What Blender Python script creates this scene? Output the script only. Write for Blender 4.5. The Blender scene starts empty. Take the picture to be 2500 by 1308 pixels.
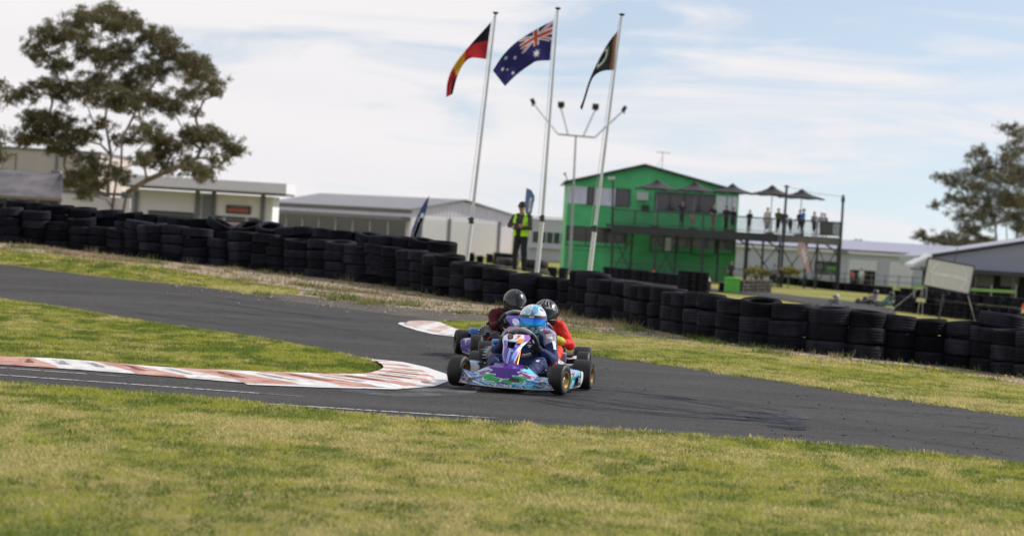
import bpy, bmesh, math, random
import numpy as np
from mathutils import Vector, Matrix, Euler
from mathutils.geometry import delaunay_2d_cdt
from mathutils.bvhtree import BVHTree
R = math.radians
random.seed(7); rng = np.random.default_rng(7)
scene = bpy.context.scene
col = scene.collection

# ------------------------------------------------------------------ camera
FPX, V0, ROLL, HCAM = 5903.0, 560.0, R(3.4), 1.45       # focal length in photo pixels, horizon row at the centre column
PITCH = math.atan((654 - V0) * math.cos(ROLL) / FPX)
Fw = Vector((0, math.cos(PITCH), -math.sin(PITCH)))
U0 = Vector((0, math.sin(PITCH), math.cos(PITCH)))
R0 = Vector((1, 0, 0))
Rt = R0 * math.cos(ROLL) + U0 * math.sin(ROLL)
Up = U0 * math.cos(ROLL) - R0 * math.sin(ROLL)
cam = bpy.data.cameras.new('camera'); camo = bpy.data.objects.new('camera', cam); col.objects.link(camo)
M = Matrix.Identity(4)
for i in range(3):
    M[i][0] = Rt[i]; M[i][1] = Up[i]; M[i][2] = -Fw[i]
M.translation = Vector((0, 0, HCAM))
camo.matrix_world = M
cam.sensor_width = 36; cam.lens = FPX / 2500 * 36
cam.clip_start = 0.5; cam.clip_end = 9000
cam.dof.use_dof = True; cam.dof.focus_distance = 22.1; cam.dof.aperture_fstop = 2.7
scene.camera = camo

# ------------------------------------------------------------------ sky, sun, exposure
SUN_EL, SUN_AZ = R(36), R(22)          # azimuth: from +X (picture right) turned towards +Y (behind the karts)
world = bpy.data.worlds.new('World'); scene.world = world; world.use_nodes = True
nt = world.node_tree; nt.nodes.clear()
def N(nt, t, **kw):
    n = nt.nodes.new(t)
    for k, v in kw.items():
        if k.startswith('i_'):
            n.inputs[int(k[2:])].default_value = v
        else: setattr(n, k, v)
    return n
def L(nt, a, b): nt.links.new(a, b)
tc = N(nt, 'ShaderNodeTexCoord')
sep = N(nt, 'ShaderNodeSeparateXYZ'); L(nt, tc.outputs['Generated'], sep.inputs[0])
sky = N(nt, 'ShaderNodeTexSky'); sky.sky_type = 'NISHITA'; sky.sun_disc = False
sky.sun_elevation = SUN_EL; sky.sun_rotation = R(90) - SUN_AZ
sky.air_density = 1.0; sky.dust_density = 0.6; sky.ozone_density = 1.5
up = N(nt, 'ShaderNodeMath', operation='MULTIPLY_ADD'); L(nt, sep.outputs[2], up.inputs[0]); up.inputs[1].default_value = 1.0; up.inputs[2].default_value = 0.10
cmb = N(nt, 'ShaderNodeCombineXYZ'); L(nt, sep.outputs[0], cmb.inputs[0]); L(nt, sep.outputs[1], cmb.inputs[1]); L(nt, up.outputs[0], cmb.inputs[2])
L(nt, cmb.outputs[0], sky.inputs[0])
def cloud_noise(scl, rot, scale, det, dist):
    mp = N(nt, 'ShaderNodeMapping'); mp.inputs['Scale'].default_value = scl; mp.inputs['Rotation'].default_value = rot
    L(nt, tc.outputs['Generated'], mp.inputs[0])
    n = N(nt, 'ShaderNodeTexNoise'); n.inputs['Scale'].default_value = scale; n.inputs['Detail'].default_value = det
    n.inputs['Roughness'].default_value = 0.55; n.inputs['Distortion'].default_value = dist
    L(nt, mp.outputs[0], n.inputs[0]); return n
n1 = cloud_noise((3.4, 1.0, 24), (0, R(-6), 0), 2.2, 8, 1.0)
n2 = cloud_noise((1.2, 1.0, 9), (0, R(5), 0), 2.0, 3, 0.3)
add = N(nt, 'ShaderNodeMath', operation='ADD'); n1m = N(nt, 'ShaderNodeMath', operation='MULTIPLY_ADD'); L(nt, n1.outputs[0], n1m.inputs[0]); n1m.inputs[1].default_value = 1.7; n1m.inputs[2].default_value = -.35; L(nt, n1m.outputs[0], add.inputs[0]); L(nt, n2.outputs[0], add.inputs[1])
# more cloud towards the picture's left and towards the horizon
bx_ = N(nt, 'ShaderNodeMath', operation='MULTIPLY_ADD'); L(nt, sep.outputs[0], bx_.inputs[0]); bx_.inputs[1].default_value = -1.25; L(nt, add.outputs[0], bx_.inputs[2])
zc = N(nt, 'ShaderNodeMath', operation='MINIMUM'); L(nt, sep.outputs[2], zc.inputs[0]); zc.inputs[1].default_value = 0.12
bz_ = N(nt, 'ShaderNodeMath', operation='MULTIPLY_ADD'); L(nt, zc.outputs[0], bz_.inputs[0]); bz_.inputs[1].default_value = -2.2; L(nt, bx_.outputs[0], bz_.inputs[2])
ramp = N(nt, 'ShaderNodeMapRange', interpolation_type='SMOOTHSTEP'); L(nt, bz_.outputs[0], ramp.inputs[0])
ramp.inputs[1].default_value = 0.50; ramp.inputs[2].default_value = 1.02; ramp.inputs[3].default_value = 0.16; ramp.inputs[4].default_value = 1.0
# cloud tone varies a little between white and pale mauve grey
cr = N(nt, 'ShaderNodeMix', data_type='RGBA'); L(nt, n2.outputs[0], cr.inputs[0])
cr.inputs[6].default_value = (7.9, 7.8, 8.4, 1); cr.inputs[7].default_value = (9.9, 9.6, 9.4, 1)
mx = N(nt, 'ShaderNodeMix', data_type='RGBA'); L(nt, ramp.outputs[0], mx.inputs[0]); 
sk2 = N(nt, 'ShaderNodeMix', data_type='RGBA', blend_type='MULTIPLY'); sk2.inputs[0].default_value = 1
L(nt, sky.outputs[0], sk2.inputs[6]); sk2.inputs[7].default_value = (1.65, 1.48, 1.38, 1)
L(nt, sk2.outputs[2], mx.inputs[6]); L(nt, cr.outputs[2], mx.inputs[7])
bg = N(nt, 'ShaderNodeBackground'); L(nt, mx.outputs[2], bg.inputs[0]); bg.inputs[1].default_value = 0.10
wo = N(nt, 'ShaderNodeOutputWorld'); L(nt, bg.outputs[0], wo.inputs[0])

sun = bpy.data.lights.new('sun', 'SUN'); sun.energy = 4.7; sun.angle = R(0.6); sun.color = (1.0, 0.93, 0.82)
suno = bpy.data.objects.new('sun', sun); col.objects.link(suno)
sd = Vector((math.cos(SUN_EL) * math.cos(SUN_AZ), math.cos(SUN_EL) * math.sin(SUN_AZ), math.sin(SUN_EL)))
suno.rotation_euler = sd.to_track_quat('Z', 'Y').to_euler()
vs = scene.view_settings; vs.view_transform = 'Standard'; vs.look = 'None'; vs.gamma = 1; vs.exposure = 0.0
vs.use_curve_mapping = False

# ------------------------------------------------------------------ terrain and picture geometry
def sm(t):
    t = max(0.0, min(1.0, t)); return t * t * (3 - 2 * t)
def bank(X): return float(np.interp(X, [-14, -11, -6, -2, 1, 4, 7, 10], [.62, .5, .3, .1, .0, -.08, -.22, -.3]))
def h(X, Y):
    """height of the ground (metres)"""
    q = Y - (40.5 - 0.97 * max(-16, min(12, X)))
    b = bank(X)
    z = b * sm((q + 14) / 13)
    if q > 2: z = b + (-1.5 - b) * sm((q - 2) / 40)
    z += 0.95 * math.exp(-((X - 0.2) / 4.0) ** 2 - ((Y - 58) / 8.0) ** 2) * sm((q - 1) / 5)
    return z
def ray(u, v): return Fw + Rt * ((u - 1250) / FPX) + Up * ((654 - v) / FPX)
def at(u, v, Y):
    d = ray(u, v); return Vector((0, 0, HCAM)) + d * (Y / d.y)
def gp(u, v):
    """where the ray through a photo pixel meets the ground"""
    d = ray(u, v); Y = 6.0; step = 0.25
    while Y < 700:
        p = at(u, v, Y)
        if p.z < h(p.x, p.y): break
        Y += step; step = 0.25 if Y < 150 else 2
    lo, hi = Y - step, Y
    for _ in range(14):
        m = (lo + hi) / 2; p = at(u, v, m)
        if p.z < h(p.x, p.y): hi = m
        else: lo = m
    return at(u, v, hi)
def onground(u, Y, dz=0):
    """ground point under column u at depth Y"""
    v = 600.0
    for _ in range(6):
        p = at(u, v, Y); z = h(p.x, p.y); v -= (z - p.z) * FPX / Y
    p = at(u, v, Y); return Vector((p.x, p.y, h(p.x, p.y) + dz))
def zat(u, v, Y): return at(u, v, Y).z

# ------------------------------------------------------------------ objects
def tag(o, label=None, cat=None, group=None, kind=None):
    if label: o['label'] = label
    if cat: o['category'] = cat
    if group: o['group'] = group
    if kind: o['kind'] = kind
    return o
def empty(name, loc=(0, 0, 0), rz=0, label=None, cat=None, group=None, kind=None):
    o = bpy.data.objects.new(name, None); col.objects.link(o); o.location = loc; o.rotation_euler = (0, 0, rz)
    o.empty_display_size = 0.2
    return tag(o, label, cat, group, kind)
def children(o): return [c for c in bpy.data.objects if c.parent == o]
def link_mesh(name, me, mat=None, parent=None, smooth=False):
    o = bpy.data.objects.new(name, me); col.objects.link(o)
    if mat and not me.materials:
        for m in (mat if isinstance(mat, (list, tuple)) else [mat]): me.materials.append(m)
    if parent: o.parent = parent
    if smooth: me.polygons.foreach_set('use_smooth', [True] * len(me.polygons))
    return o
class MB:
    """collects simple solids and links them as one mesh object"""
    def __init__(s): s.v = []; s.f = []; s.mi = []; s.m = 0
    def add(s, vs_, fs):
        n = len(s.v); s.v += [tuple(p) for p in vs_]; s.f += [tuple(i + n for i in f) for f in fs]; s.mi += [s.m] * len(fs); return s
    def box(s, c, d, rot=None):
        cx, cy, cz = c; dx, dy, dz = d[0] / 2, d[1] / 2, d[2] / 2
        P = [Vector((x, y, z)) for x in (-dx, dx) for y in (-dy, dy) for z in (-dz, dz)]
        if rot: 
            E = Euler(rot).to_matrix(); P = [E @ p for p in P]
        P = [p + Vector(c) for p in P]
        return s.add(P, [(0, 1, 3, 2), (4, 6, 7, 5), (0, 4, 5, 1), (2, 3, 7, 6), (0, 2, 6, 4), (1, 5, 7, 3)])
    def tube(s, pts, r, n=8, cap=True):
        pts = [Vector(p) for p in pts]
        rs = r if isinstance(r, (list, tuple)) else [r] * len(pts)
        V = []; prev = None
        for i, p in enumerate(pts):
            if i == 0: t = pts[1] - p
            elif i == len(pts) - 1: t = p - pts[-2]
            else: t = (pts[i + 1] - pts[i - 1])
            t.normalize()
            if prev is None:
                a = Vector((0, 0, 1)) if abs(t.z) < .9 else Vector((1, 0, 0))
                n1_ = t.cross(a).normalized()
            else:
                n1_ = (prev - t * prev.dot(t))
                n1_ = n1_.normalized() if n1_.length > 1e-6 else t.orthogonal().normalized()
            prev = n1_; n2_ = t.cross(n1_)
            for k in range(n):
                a = 2 * math.pi * k / n
                V.append(p + (n1_ * math.cos(a) + n2_ * math.sin(a)) * rs[i])
        F = []
        for i in range(len(pts) - 1):
            for k in range(n):
                k2 = (k + 1) % n
                F.append((i * n + k, i * n + k2, (i + 1) * n + k2, (i + 1) * n + k))
        if cap:
            F.append(tuple(range(n - 1, -1, -1))); F.append(tuple((len(pts) - 1) * n + k for k in range(n)))
        return s.add(V, F)
    def lathe(s, prof, c=(0, 0, 0), axis='Z', n=24, close=True):
        V = []; F = []; m = len(prof)
        for k in range(n):
            a = 2 * math.pi * k / n; ca, sa = math.cos(a), math.sin(a)
            for (r, z) in prof:
                if axis == 'Z': p = (r * ca, r * sa, z)
                elif axis == 'X': p = (z, r * ca, r * sa)
                else: p = (r * ca, z, r * sa)
                V.append((p[0] + c[0], p[1] + c[1], p[2] + c[2]))
        for k in range(n):
            k2 = (k + 1) % n
            for j in range(m if close else m - 1):
                j2 = (j + 1) % m
                F.append((k * m + j, k2 * m + j, k2 * m + j2, k * m + j2))
        return s.add(V, F)
    def quad(s, *p): return s.add(p, [tuple(range(len(p)))])
    def prism(s, poly, y0, y1):
        """polygon given in x,z extruded along y"""
        n = len(poly)
        V = [(x, y0, z) for x, z in poly] + [(x, y1, z) for x, z in poly]
        F = [tuple(range(n)), tuple(range(2 * n - 1, n - 1, -1))] + [(i, i + n, (i + 1) % n + n, (i + 1) % n) for i in range(n)]
        return s.add(V, F)
    def mesh(s, name):
        me = bpy.data.meshes.new(name); me.from_pydata(s.v, [], s.f); 
        if any(s.mi): me.polygons.foreach_set('material_index', s.mi)
        me.update(); return me
    def build(s, name, mat, parent=None, smooth=False):
        me = s.mesh(name); o = link_mesh(name, me, mat, parent, smooth)
        if smooth:
            bm = bmesh.new(); bm.from_mesh(me); bmesh.ops.recalc_face_normals(bm, faces=bm.faces)
            for e in bm.edges:
                if len(e.link_faces) == 2 and e.calc_face_angle(0) > R(50): e.smooth = False
            bm.to_mesh(me); bm.free()
        else:
            bm = bmesh.new(); bm.from_mesh(me); bmesh.ops.recalc_face_normals(bm, faces=bm.faces); bm.to_mesh(me); bm.free()
        return o
def bevel(o, w=0.01, seg=2):
    m = o.modifiers.new('bevel', 'BEVEL'); m.width = w; m.segments = seg; m.limit_method = 'ANGLE'; return o
def set_paint(me, cols, name='paint'):
    a = me.color_attributes.new(name, 'FLOAT_COLOR', 'POINT')
    c = np.ones((len(me.vertices), 4), np.float32); c[:, :3] = cols; a.data.foreach_set('color', c.ravel())
def grid_mesh(name, P, paint=None, mat=None, parent=None, closed_u=False, skip=None, smooth=True):
    """P[i][j] points; a smooth sheet, with optional colours paint[i][j]"""
    P = np.asarray(P, float); nu, nv = P.shape[:2]
    F = []
    for i in range(nu if closed_u else nu - 1):
        i2 = (i + 1) % nu
        for j in range(nv - 1):
            if skip and skip(i, j): continue
            F.append((i * nv + j, i2 * nv + j, i2 * nv + j + 1, i * nv + j + 1))
    me = bpy.data.meshes.new(name); me.from_pydata(P.reshape(-1, 3).tolist(), [], F)
    if paint is not None: set_paint(me, np.asarray(paint).reshape(-1, 3))
    return link_mesh(name, me, mat, parent, smooth)
def copy_tree(o, parent=None):
    c = o.copy(); col.objects.link(c)
    if parent is not None: c.parent = parent
    for ch in KIDS.get(o.name, children(o)): copy_tree(ch, c)
    return c
KIDS = {}

# ------------------------------------------------------------------ materials
MATS = {}
def mat(name, c, rough=.6, metal=0.0, var=0.12, scale=6.0, bump=0.0, bscale=60.0, spec=.5, coat=0.0, c2=None, streak=None):
    """plain surface: base colour broken up by noise, optional second colour, fine bump"""
    if name in MATS: return MATS[name]
    m = bpy.data.materials.new(name); m.use_nodes = True; t = m.node_tree; b = t.nodes['Principled BSDF']
    b.inputs['Roughness'].default_value = rough; b.inputs['Metallic'].default_value = metal
    b.inputs['Specular IOR Level'].default_value = spec; b.inputs['Coat Weight'].default_value = coat
    g = N(t, 'ShaderNodeTexCoord')
    mp = N(t, 'ShaderNodeMapping'); L(t, g.outputs['Object'], mp.inputs[0])
    if streak: mp.inputs['Scale'].default_value = streak
    n = N(t, 'ShaderNodeTexNoise'); n.inputs['Scale'].default_value = scale; n.inputs['Detail'].default_value = 5; L(t, mp.outputs[0], n.inputs[0])
    mr = N(t, 'ShaderNodeMapRange'); L(t, n.outputs[0], mr.inputs[0]); mr.inputs[1].default_value = .3; mr.inputs[2].default_value = .7
    cm = N(t, 'ShaderNodeMix', data_type='RGBA'); L(t, mr.outputs[0], cm.inputs[0])
    a = [max(0, x * (1 - var)) for x in c[:3]]; d = [min(1, x * (1 + var)) for x in (c2 or c)[:3]]
    cm.inputs[6].default_value = (*a, 1); cm.inputs[7].default_value = (*d, 1)
    L(t, cm.outputs[2], b.inputs['Base Color'])
    if bump:
        n3 = N(t, 'ShaderNodeTexNoise'); n3.inputs['Scale'].default_value = bscale; L(t, mp.outputs[0], n3.inputs[0])
        bp = N(t, 'ShaderNodeBump'); bp.inputs['Strength'].default_value = bump; bp.inputs['Distance'].default_value = .02
        L(t, n3.outputs[0], bp.inputs['Height']); L(t, bp.outputs[0], b.inputs['Normal'])
    MATS[name] = m; return m
def paintmat(name, rough=.4, coat=0.0, trans=0.0, bump=0.0, bscale=80, metal=0, spec=.5):
    """colour comes from the print stored on the mesh"""
    if name in MATS: return MATS[name]
    m = bpy.data.materials.new(name); m.use_nodes = True; t = m.node_tree; b = t.nodes['Principled BSDF']
    a = N(t, 'ShaderNodeVertexColor'); a.layer_name = 'paint'
    L(t, a.outputs[0], b.inputs['Base Color']); b.inputs['Roughness'].default_value = rough; b.inputs['Coat Weight'].default_value = coat
    b.inputs['Metallic'].default_value = metal; b.inputs['Specular IOR Level'].default_value = spec
    if bump:
        n3 = N(t, 'ShaderNodeTexNoise'); n3.inputs['Scale'].default_value = bscale
        bp = N(t, 'ShaderNodeBump'); bp.inputs['Strength'].default_value = bump; bp.inputs['Distance'].default_value = .02
        L(t, n3.outputs[0], bp.inputs['Height']); L(t, bp.outputs[0], b.inputs['Normal'])
    if trans:
        tr = N(t, 'ShaderNodeBsdfTranslucent'); L(t, a.outputs[0], tr.inputs[0])
        ms = N(t, 'ShaderNodeMixShader'); ms.inputs[0].default_value = trans
        L(t, b.outputs[0], ms.inputs[1]); L(t, tr.outputs[0], ms.inputs[2]); L(t, ms.outputs[0], t.nodes['Material Output'].inputs[0])
    MATS[name] = m; return m
def vnoise(x, y, seed=0):
    """smooth value noise, numpy"""
    x = np.asarray(x, float); y = np.asarray(y, float)
    xi = np.floor(x).astype(int); yi = np.floor(y).astype(int); fx = x - xi; fy = y - yi
    fx = fx * fx * (3 - 2 * fx); fy = fy * fy * (3 - 2 * fy)
    def hsh(a, b):
        n = (a * 374761393 + b * 668265263 + seed * 974711) & 0x7fffffff
        n = ((n ^ (n >> 13)) * 1274126177) & 0x7fffffff
        return ((n ^ (n >> 16)) & 0xffff) / 65535.0
    return (hsh(xi, yi) * (1 - fx) + hsh(xi + 1, yi) * fx) * (1 - fy) + (hsh(xi, yi + 1) * (1 - fx) + hsh(xi + 1, yi + 1) * fx) * fy
def fbm(x, y, seed=0): return .5 * vnoise(x, y, seed) + .3 * vnoise(x * 2.1, y * 2.1, seed + 1) + .2 * vnoise(x * 4.3, y * 4.3, seed + 2)

def ground_mat(name, layers, bump=.3, bscale=40, rough=.95, spec=.2):
    """layers: (colour, colour2, noise scale, lo, hi) mixed one over another"""
    m = bpy.data.materials.new(name); m.use_nodes = True; t = m.node_tree; b = t.nodes['Principled BSDF']
    g = N(t, 'ShaderNodeNewGeometry'); prev = None
    for i, (c, sc, lo, hi, st) in enumerate(layers):
        if prev is None:
            rgb = N(t, 'ShaderNodeRGB'); rgb.outputs[0].default_value = (*c, 1); prev = rgb.outputs[0]; continue
        mp = N(t, 'ShaderNodeMapping'); mp.inputs['Scale'].default_value = st; mp.inputs['Location'].default_value = (i * 7.3, i * 3.1, 0)
        L(t, g.outputs['Position'], mp.inputs[0])
        n = N(t, 'ShaderNodeTexNoise'); n.inputs['Scale'].default_value = sc; n.inputs['Detail'].default_value = 6; n.inputs['Roughness'].default_value = .6
        L(t, mp.outputs[0], n.inputs[0])
        mr = N(t, 'ShaderNodeMapRange'); L(t, n.outputs[0], mr.inputs[0]); mr.inputs[1].default_value = lo; mr.inputs[2].default_value = hi
        cm = N(t, 'ShaderNodeMix', data_type='RGBA'); L(t, mr.outputs[0], cm.inputs[0]); L(t, prev, cm.inputs[6]); cm.inputs[7].default_value = (*c, 1)
        prev = cm.outputs[2]
    L(t, prev, b.inputs['Base Color']); b.inputs['Roughness'].default_value = rough; b.inputs['Specular IOR Level'].default_value = spec
    n3 = N(t, 'ShaderNodeTexNoise'); n3.inputs['Scale'].default_value = bscale; n3.inputs['Detail'].default_value = 4; L(t, g.outputs['Position'], n3.inputs[0])
    bp = N(t, 'ShaderNodeBump'); bp.inputs['Strength'].default_value = bump; bp.inputs['Distance'].default_value = .03
    L(t, n3.outputs[0], bp.inputs['Height']); L(t, bp.outputs[0], b.inputs['Normal'])
    MATS[name] = m; return m
one = (1, 1, 1)
M_grass = ground_mat('turf', [((.20, .20, .05), 1, 0, 1, one), ((.29, .235, .10), .35, .42, .62, one), ((.11, .14, .028), 1.3, .5, .68, one), ((.33, .26, .13), 9, .58, .72, one), ((.07, .09, .02), 16, .6, .75, one)], bump=.8, bscale=60)
M_far = ground_mat('far_turf', [((.20, .205, .045), 1, 0, 1, one), ((.28, .245, .08), .12, .42, .6, (.5, 1.5, 1)), ((.12, .15, .03), .3, .5, .65, (.4, 1.5, 1))], bump=.5, bscale=12)
M_dry = ground_mat('dry_verge', [((.33, .25, .19), 1, 0, 1, one), ((.43, .34, .265), 6, .45, .65, one), ((.11, .11, .05), 1.1, .52, .62, one), ((.09, .075, .06), 14, .6, .7, one), ((.36, .31, .25), 30, .66, .7, one)], bump=1.0, bscale=45)
M_dirt = ground_mat('dirt_shoulder', [((.082, .074, .066), 1, 0, 1, one), ((.125, .11, .097), 3, .4, .65, one), ((.06, .055, .05), 8, .6, .7, one), ((.4, .36, .3), 25, .72, .74, one)], bump=.7, bscale=40)
M_asph = ground_mat('asphalt', [((.047, .0455, .0465), 1, 0, 1, one), ((.062, .060, .060), .5, .4, .65, (.4, 1, 1)), ((.030, .029, .031), .8, .42, .62, (.22, 1.3, 1)), ((.070, .067, .066), 2.2, .55, .75, (.3, 1.2, 1)), ((.115, .112, .108), 42, .54, .64, one), ((.012, .012, .013), 34, .56, .64, one), ((.30, .28, .25), 26, .74, .77, one)], bump=.9, bscale=90, rough=.8, spec=.3)
# ------------------------------------------------------------------ ground
def densify(pts, step):
    out = []
    for i in range(len(pts)):
        a, b = pts[i], pts[(i + 1) % len(pts)]
        n = max(1, int(math.hypot(b[0] - a[0], b[1] - a[1]) / step))
        for k in range(n): out.append((a[0] + (b[0] - a[0]) * k / n, a[1] + (b[1] - a[1]) * k / n))
    return out
def smooth_line(pts, it=2):
    """Chaikin rounding of an open line"""
    for _ in range(it):
        o = [pts[0]]
        for a, b in zip(pts, pts[1:]):
            o += [(a[0] * .75 + b[0] * .25, a[1] * .75 + b[1] * .25), (a[0] * .25 + b[0] * .75, a[1] * .25 + b[1] * .75)]
        o.append(pts[-1]); pts = o
    return pts
def wpoly(px): return [(p.x, p.y) for p in (gp(u, v) for u, v in px)]
def inside(poly, x, y):
    c = False; n = len(poly)
    for i in range(n):
        x1, y1 = poly[i]; x2, y2 = poly[i - 1]
        if (y1 > y) != (y2 > y) and x < (x2 - x1) * (y - y1) / (y2 - y1) + x1: c = not c
    return c
def inside_np(poly, X, Y):
    c = np.zeros(X.shape, bool); n = len(poly)
    for i in range(n):
        x1, y1 = poly[i]; x2, y2 = poly[i - 1]
        if y1 == y2: continue
        c ^= ((y1 > Y) != (y2 > Y)) & (X < (x2 - x1) * (Y - y1) / (y2 - y1) + x1)
    return c
def drape(name, poly, dz, m, sp=.6, kind='structure', jitter=0.0):
    """flat polygon laid over the terrain"""
    bd = densify(poly, sp)
    if jitter:
        bd = [(x + (fbm(x * 5, y * 5, 3) - .5) * jitter, y + (fbm(x * 5 + 9, y * 5, 5) - .5) * jitter) for x, y in bd]
    xs = [p[0] for p in bd]; ys = [p[1] for p in bd]
    gx, gy = np.meshgrid(np.arange(min(xs), max(xs), sp), np.arange(min(ys), max(ys), sp))
    gx = gx.ravel(); gy = gy.ravel(); k = inside_np(bd, gx, gy)
    pts = [Vector(p) for p in bd] + [Vector((float(a), float(b))) for a, b in zip(gx[k], gy[k])]
    n = len(bd)
    v, e, f, _, _, _ = delaunay_2d_cdt(pts, [], [list(range(n))], 1, 1e-4)
    me = bpy.data.meshes.new(name); me.from_pydata([(p.x, p.y, h(p.x, p.y) + (dz if i_ >= n or dz < .013 or dz > .03 else .003)) for i_, p in enumerate(v)], [], [tuple(reversed(q)) if Vector((v[q[1]] - v[q[0]])).cross(v[q[2]] - v[q[0]]) < 0 else tuple(q) for q in f]); me.update()
    o = link_mesh(name, me, m, None, True); tag(o, kind=kind); return o
def axis(parts):
    out = []
    for a, b, s in parts: out += list(np.arange(a, b, s))
    return out + [parts[-1][1]]
gxs = axis([(-2500, -300, 200), (-300, -80, 20), (-80, -24, 3), (-24, 24, .6), (24, 80, 3), (80, 300, 20), (300, 2500, 200)])
gys = axis([(-200, 0, 20), (0, 8, 2), (8, 72, .6), (72, 150, 3), (150, 400, 25), (400, 5000, 300)])
P = [[(x, y, h(x, y)) for y in gys] for x in gxs]
tag(grid_mesh('ground', P, mat=M_far), kind='structure')

near_edge = [(-600, 900), (0, 934), (170, 950), (483, 971), (690, 994), (874, 1014), (1058, 1029), (1250, 1037), (1500, 1053), (1750, 1069), (2000, 1086), (2250, 1109), (2500, 1135), (3100, 1210)]
far_edge = [(3100, 1110), (2500, 1005), (1800, 905), (1440, 850), (1300, 800), (1100, 784), (966, 769), (736, 737), (644, 727), (560, 711), (481, 700), (283, 681), (141, 664), (0, 645), (-600, 590)]
turf_near = wpoly(smooth_line(near_edge)); 
asph = turf_near + wpoly(smooth_line(far_edge))
asph = [turf_near[0]] + asph[1:]
# the asphalt runs a little under the near turf
drape('asphalt_track', [(x, y - .4) for x, y in turf_near] + wpoly(smooth_line(far_edge)), .006, M_asph, .6)
foreground_poly = turf_near + [(14, 3), (-14, 3)]
drape('foreground_turf', foreground_poly, .014, M_grass, .5, jitter=.12)
island_px = [(-500, 655), (0, 731), (115, 748), (276, 774), (368, 790), (460, 804), (598, 822), (736, 847), (851, 870), (910, 888), (936, 903), (938, 908), (925, 916), (890, 923), (851, 924), (690, 920), (529, 914), (391, 908), (230, 893), (92, 884), (0, 882), (-500, 846)]
island = wpoly(island_px); drape('infield_turf', island, .015, M_grass, .5, jitter=.1)
base_px = [(-500, 545), (0, 593), (198, 613), (396, 638), (566, 655), (620, 662), (793, 682), (937, 699), (1052, 722), (1225, 748), (1369, 762), (1441, 779), (1527, 792), (1570, 803), (1642, 817), (1700, 828), (1800, 844), (1920, 857), (2060, 873), (2242, 888), (2372, 904), (2500, 925), (2900, 975)]
wall_line = wpoly(smooth_line(base_px, 1))
# strip under and behind the tyre wall, dry and stony
strip_far = [(x + 1.2, y + 1.6) for x, y in wall_line]
verge_low = wpoly([(-500, 580), (0, 630), (198, 655), (396, 678), (560, 700), (736, 722), (966, 752), (1150, 770), (1300, 790), (1500, 812), (1700, 842), (1900, 872), (2100, 895), (2300, 915), (2500, 950), (2900, 1010)])
drape('dry_verge', strip_far[::-1] + verge_low, .014, M_dry, .6)
green_px = [(-500, 562), (0, 612), (198, 632), (396, 657), (566, 684), (640, 696), (700, 704), (736, 712), (722, 722), (640, 722), (560, 710), (481, 700), (283, 681), (141, 664), (0, 645), (-500, 600)]
verge_green = wpoly(green_px); drape('verge_turf', verge_green, .018, M_grass, .5, jitter=.25)
shoulder = wpoly([(600, 712), (736, 722), (966, 750), (1150, 768), (1300, 786), (1500, 806), (1700, 832), (1850, 852), (1980, 874), (1900, 872), (1700, 850), (1500, 822), (1400, 810), (1300, 800), (1250, 796), (1100, 786), (966, 770), (736, 740), (640, 728)])
drape('dirt_shoulder', shoulder, .018, M_dirt, .5, jitter=.15)
right_px = [(1066, 788), (1120, 785), (1200, 786), (1300, 794), (1400, 806), (1460, 812), (1560, 824), (1700, 838), (1850, 858), (1950, 872), (2060, 884), (2242, 899), (2372, 916), (2500, 944), (2900, 1005), (3100, 1120), (2500, 1020), (2200, 977), (2060, 957), (1904, 933), (1800, 918), (1640, 893), (1473, 873), (1393, 862), (1300, 850), (1220, 836), (1150, 822), (1118, 812), (1095, 802)]
right_turf = wpoly(right_px); drape('outfield_turf', right_turf, .020, M_grass, .5, jitter=.1)
far_track = wpoly([(1480, 672), (1630, 694), (1760, 707), (1900, 718), (2060, 735), (2150, 747), (2180, 756), (2190, 768), (2040, 757), (1960, 741), (1850, 723), (1700, 709), (1480, 684)])
drape('far_track', far_track, .05, M_asph, 1.2)

# painted lines, rubbered-in marks
def ribbon(name, px, w, dz, m, step=.35, kind='structure'):
    pts = densify(wpoly(px), step)[:-1]
    k = max(i for i, p in enumerate(pts) if math.dist(p, wpoly([px[-1]])[0]) < step * 1.5)
    pts = pts[:k + 1]; P = []
    for i, p in enumerate(pts):
        a = pts[max(0, i - 1)]; b = pts[min(len(pts) - 1, i + 1)]
        t = Vector((b[0] - a[0], b[1] - a[1])).normalized(); n = Vector((-t.y, t.x))
        ww = w * (.9 + .2 * fbm(p[0] * 3, p[1] * 3, 2))
        P.append([(p[0] + n.x * s * ww / 2, p[1] + n.y * s * ww / 2, h(p[0], p[1]) + dz) for s in (-1, 0, 1)])
    o = grid_mesh(name, P, mat=m); tag(o, kind=kind); return o
def worn_paint(name, c, lo, hi, sc=30, rough=.6):
    m = bpy.data.materials.new(name); m.use_nodes = True; t = m.node_tree; b = t.nodes['Principled BSDF']
    b.inputs['Base Color'].default_value = (*c, 1); b.inputs['Roughness'].default_value = rough
    g = N(t, 'ShaderNodeNewGeometry'); n = N(t, 'ShaderNodeTexNoise'); n.inputs['Scale'].default_value = sc; n.inputs['Detail'].default_value = 5; L(t, g.outputs['Position'], n.inputs[0])
    mr = N(t, 'ShaderNodeMapRange'); L(t, n.outputs[0], mr.inputs[0]); mr.inputs[1].default_value = lo; mr.inputs[2].default_value = hi; L(t, mr.outputs[0], b.inputs['Alpha'])
    return m
M_line = worn_paint('line_paint', (.55, .56, .58), .38, .5)
for px, w in (([(-400, 872), (0, 900), (317, 922.6)], .04), ([(-400, 888), (0, 917.6), (740, 970)], .05), ([(92, 945), (600, 985), (1150, 1020), (1215, 1024)], .05)):
    ribbon('painted_line', px, w, .012, M_line)
M_scuff = worn_paint('scuffed_asphalt', (.16, .165, .185), .44, .78, 2.2)
M_rub = worn_paint('tyre_rubber', (.014, .014, .016), .42, .74, 3.5, rough=.5)
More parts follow.
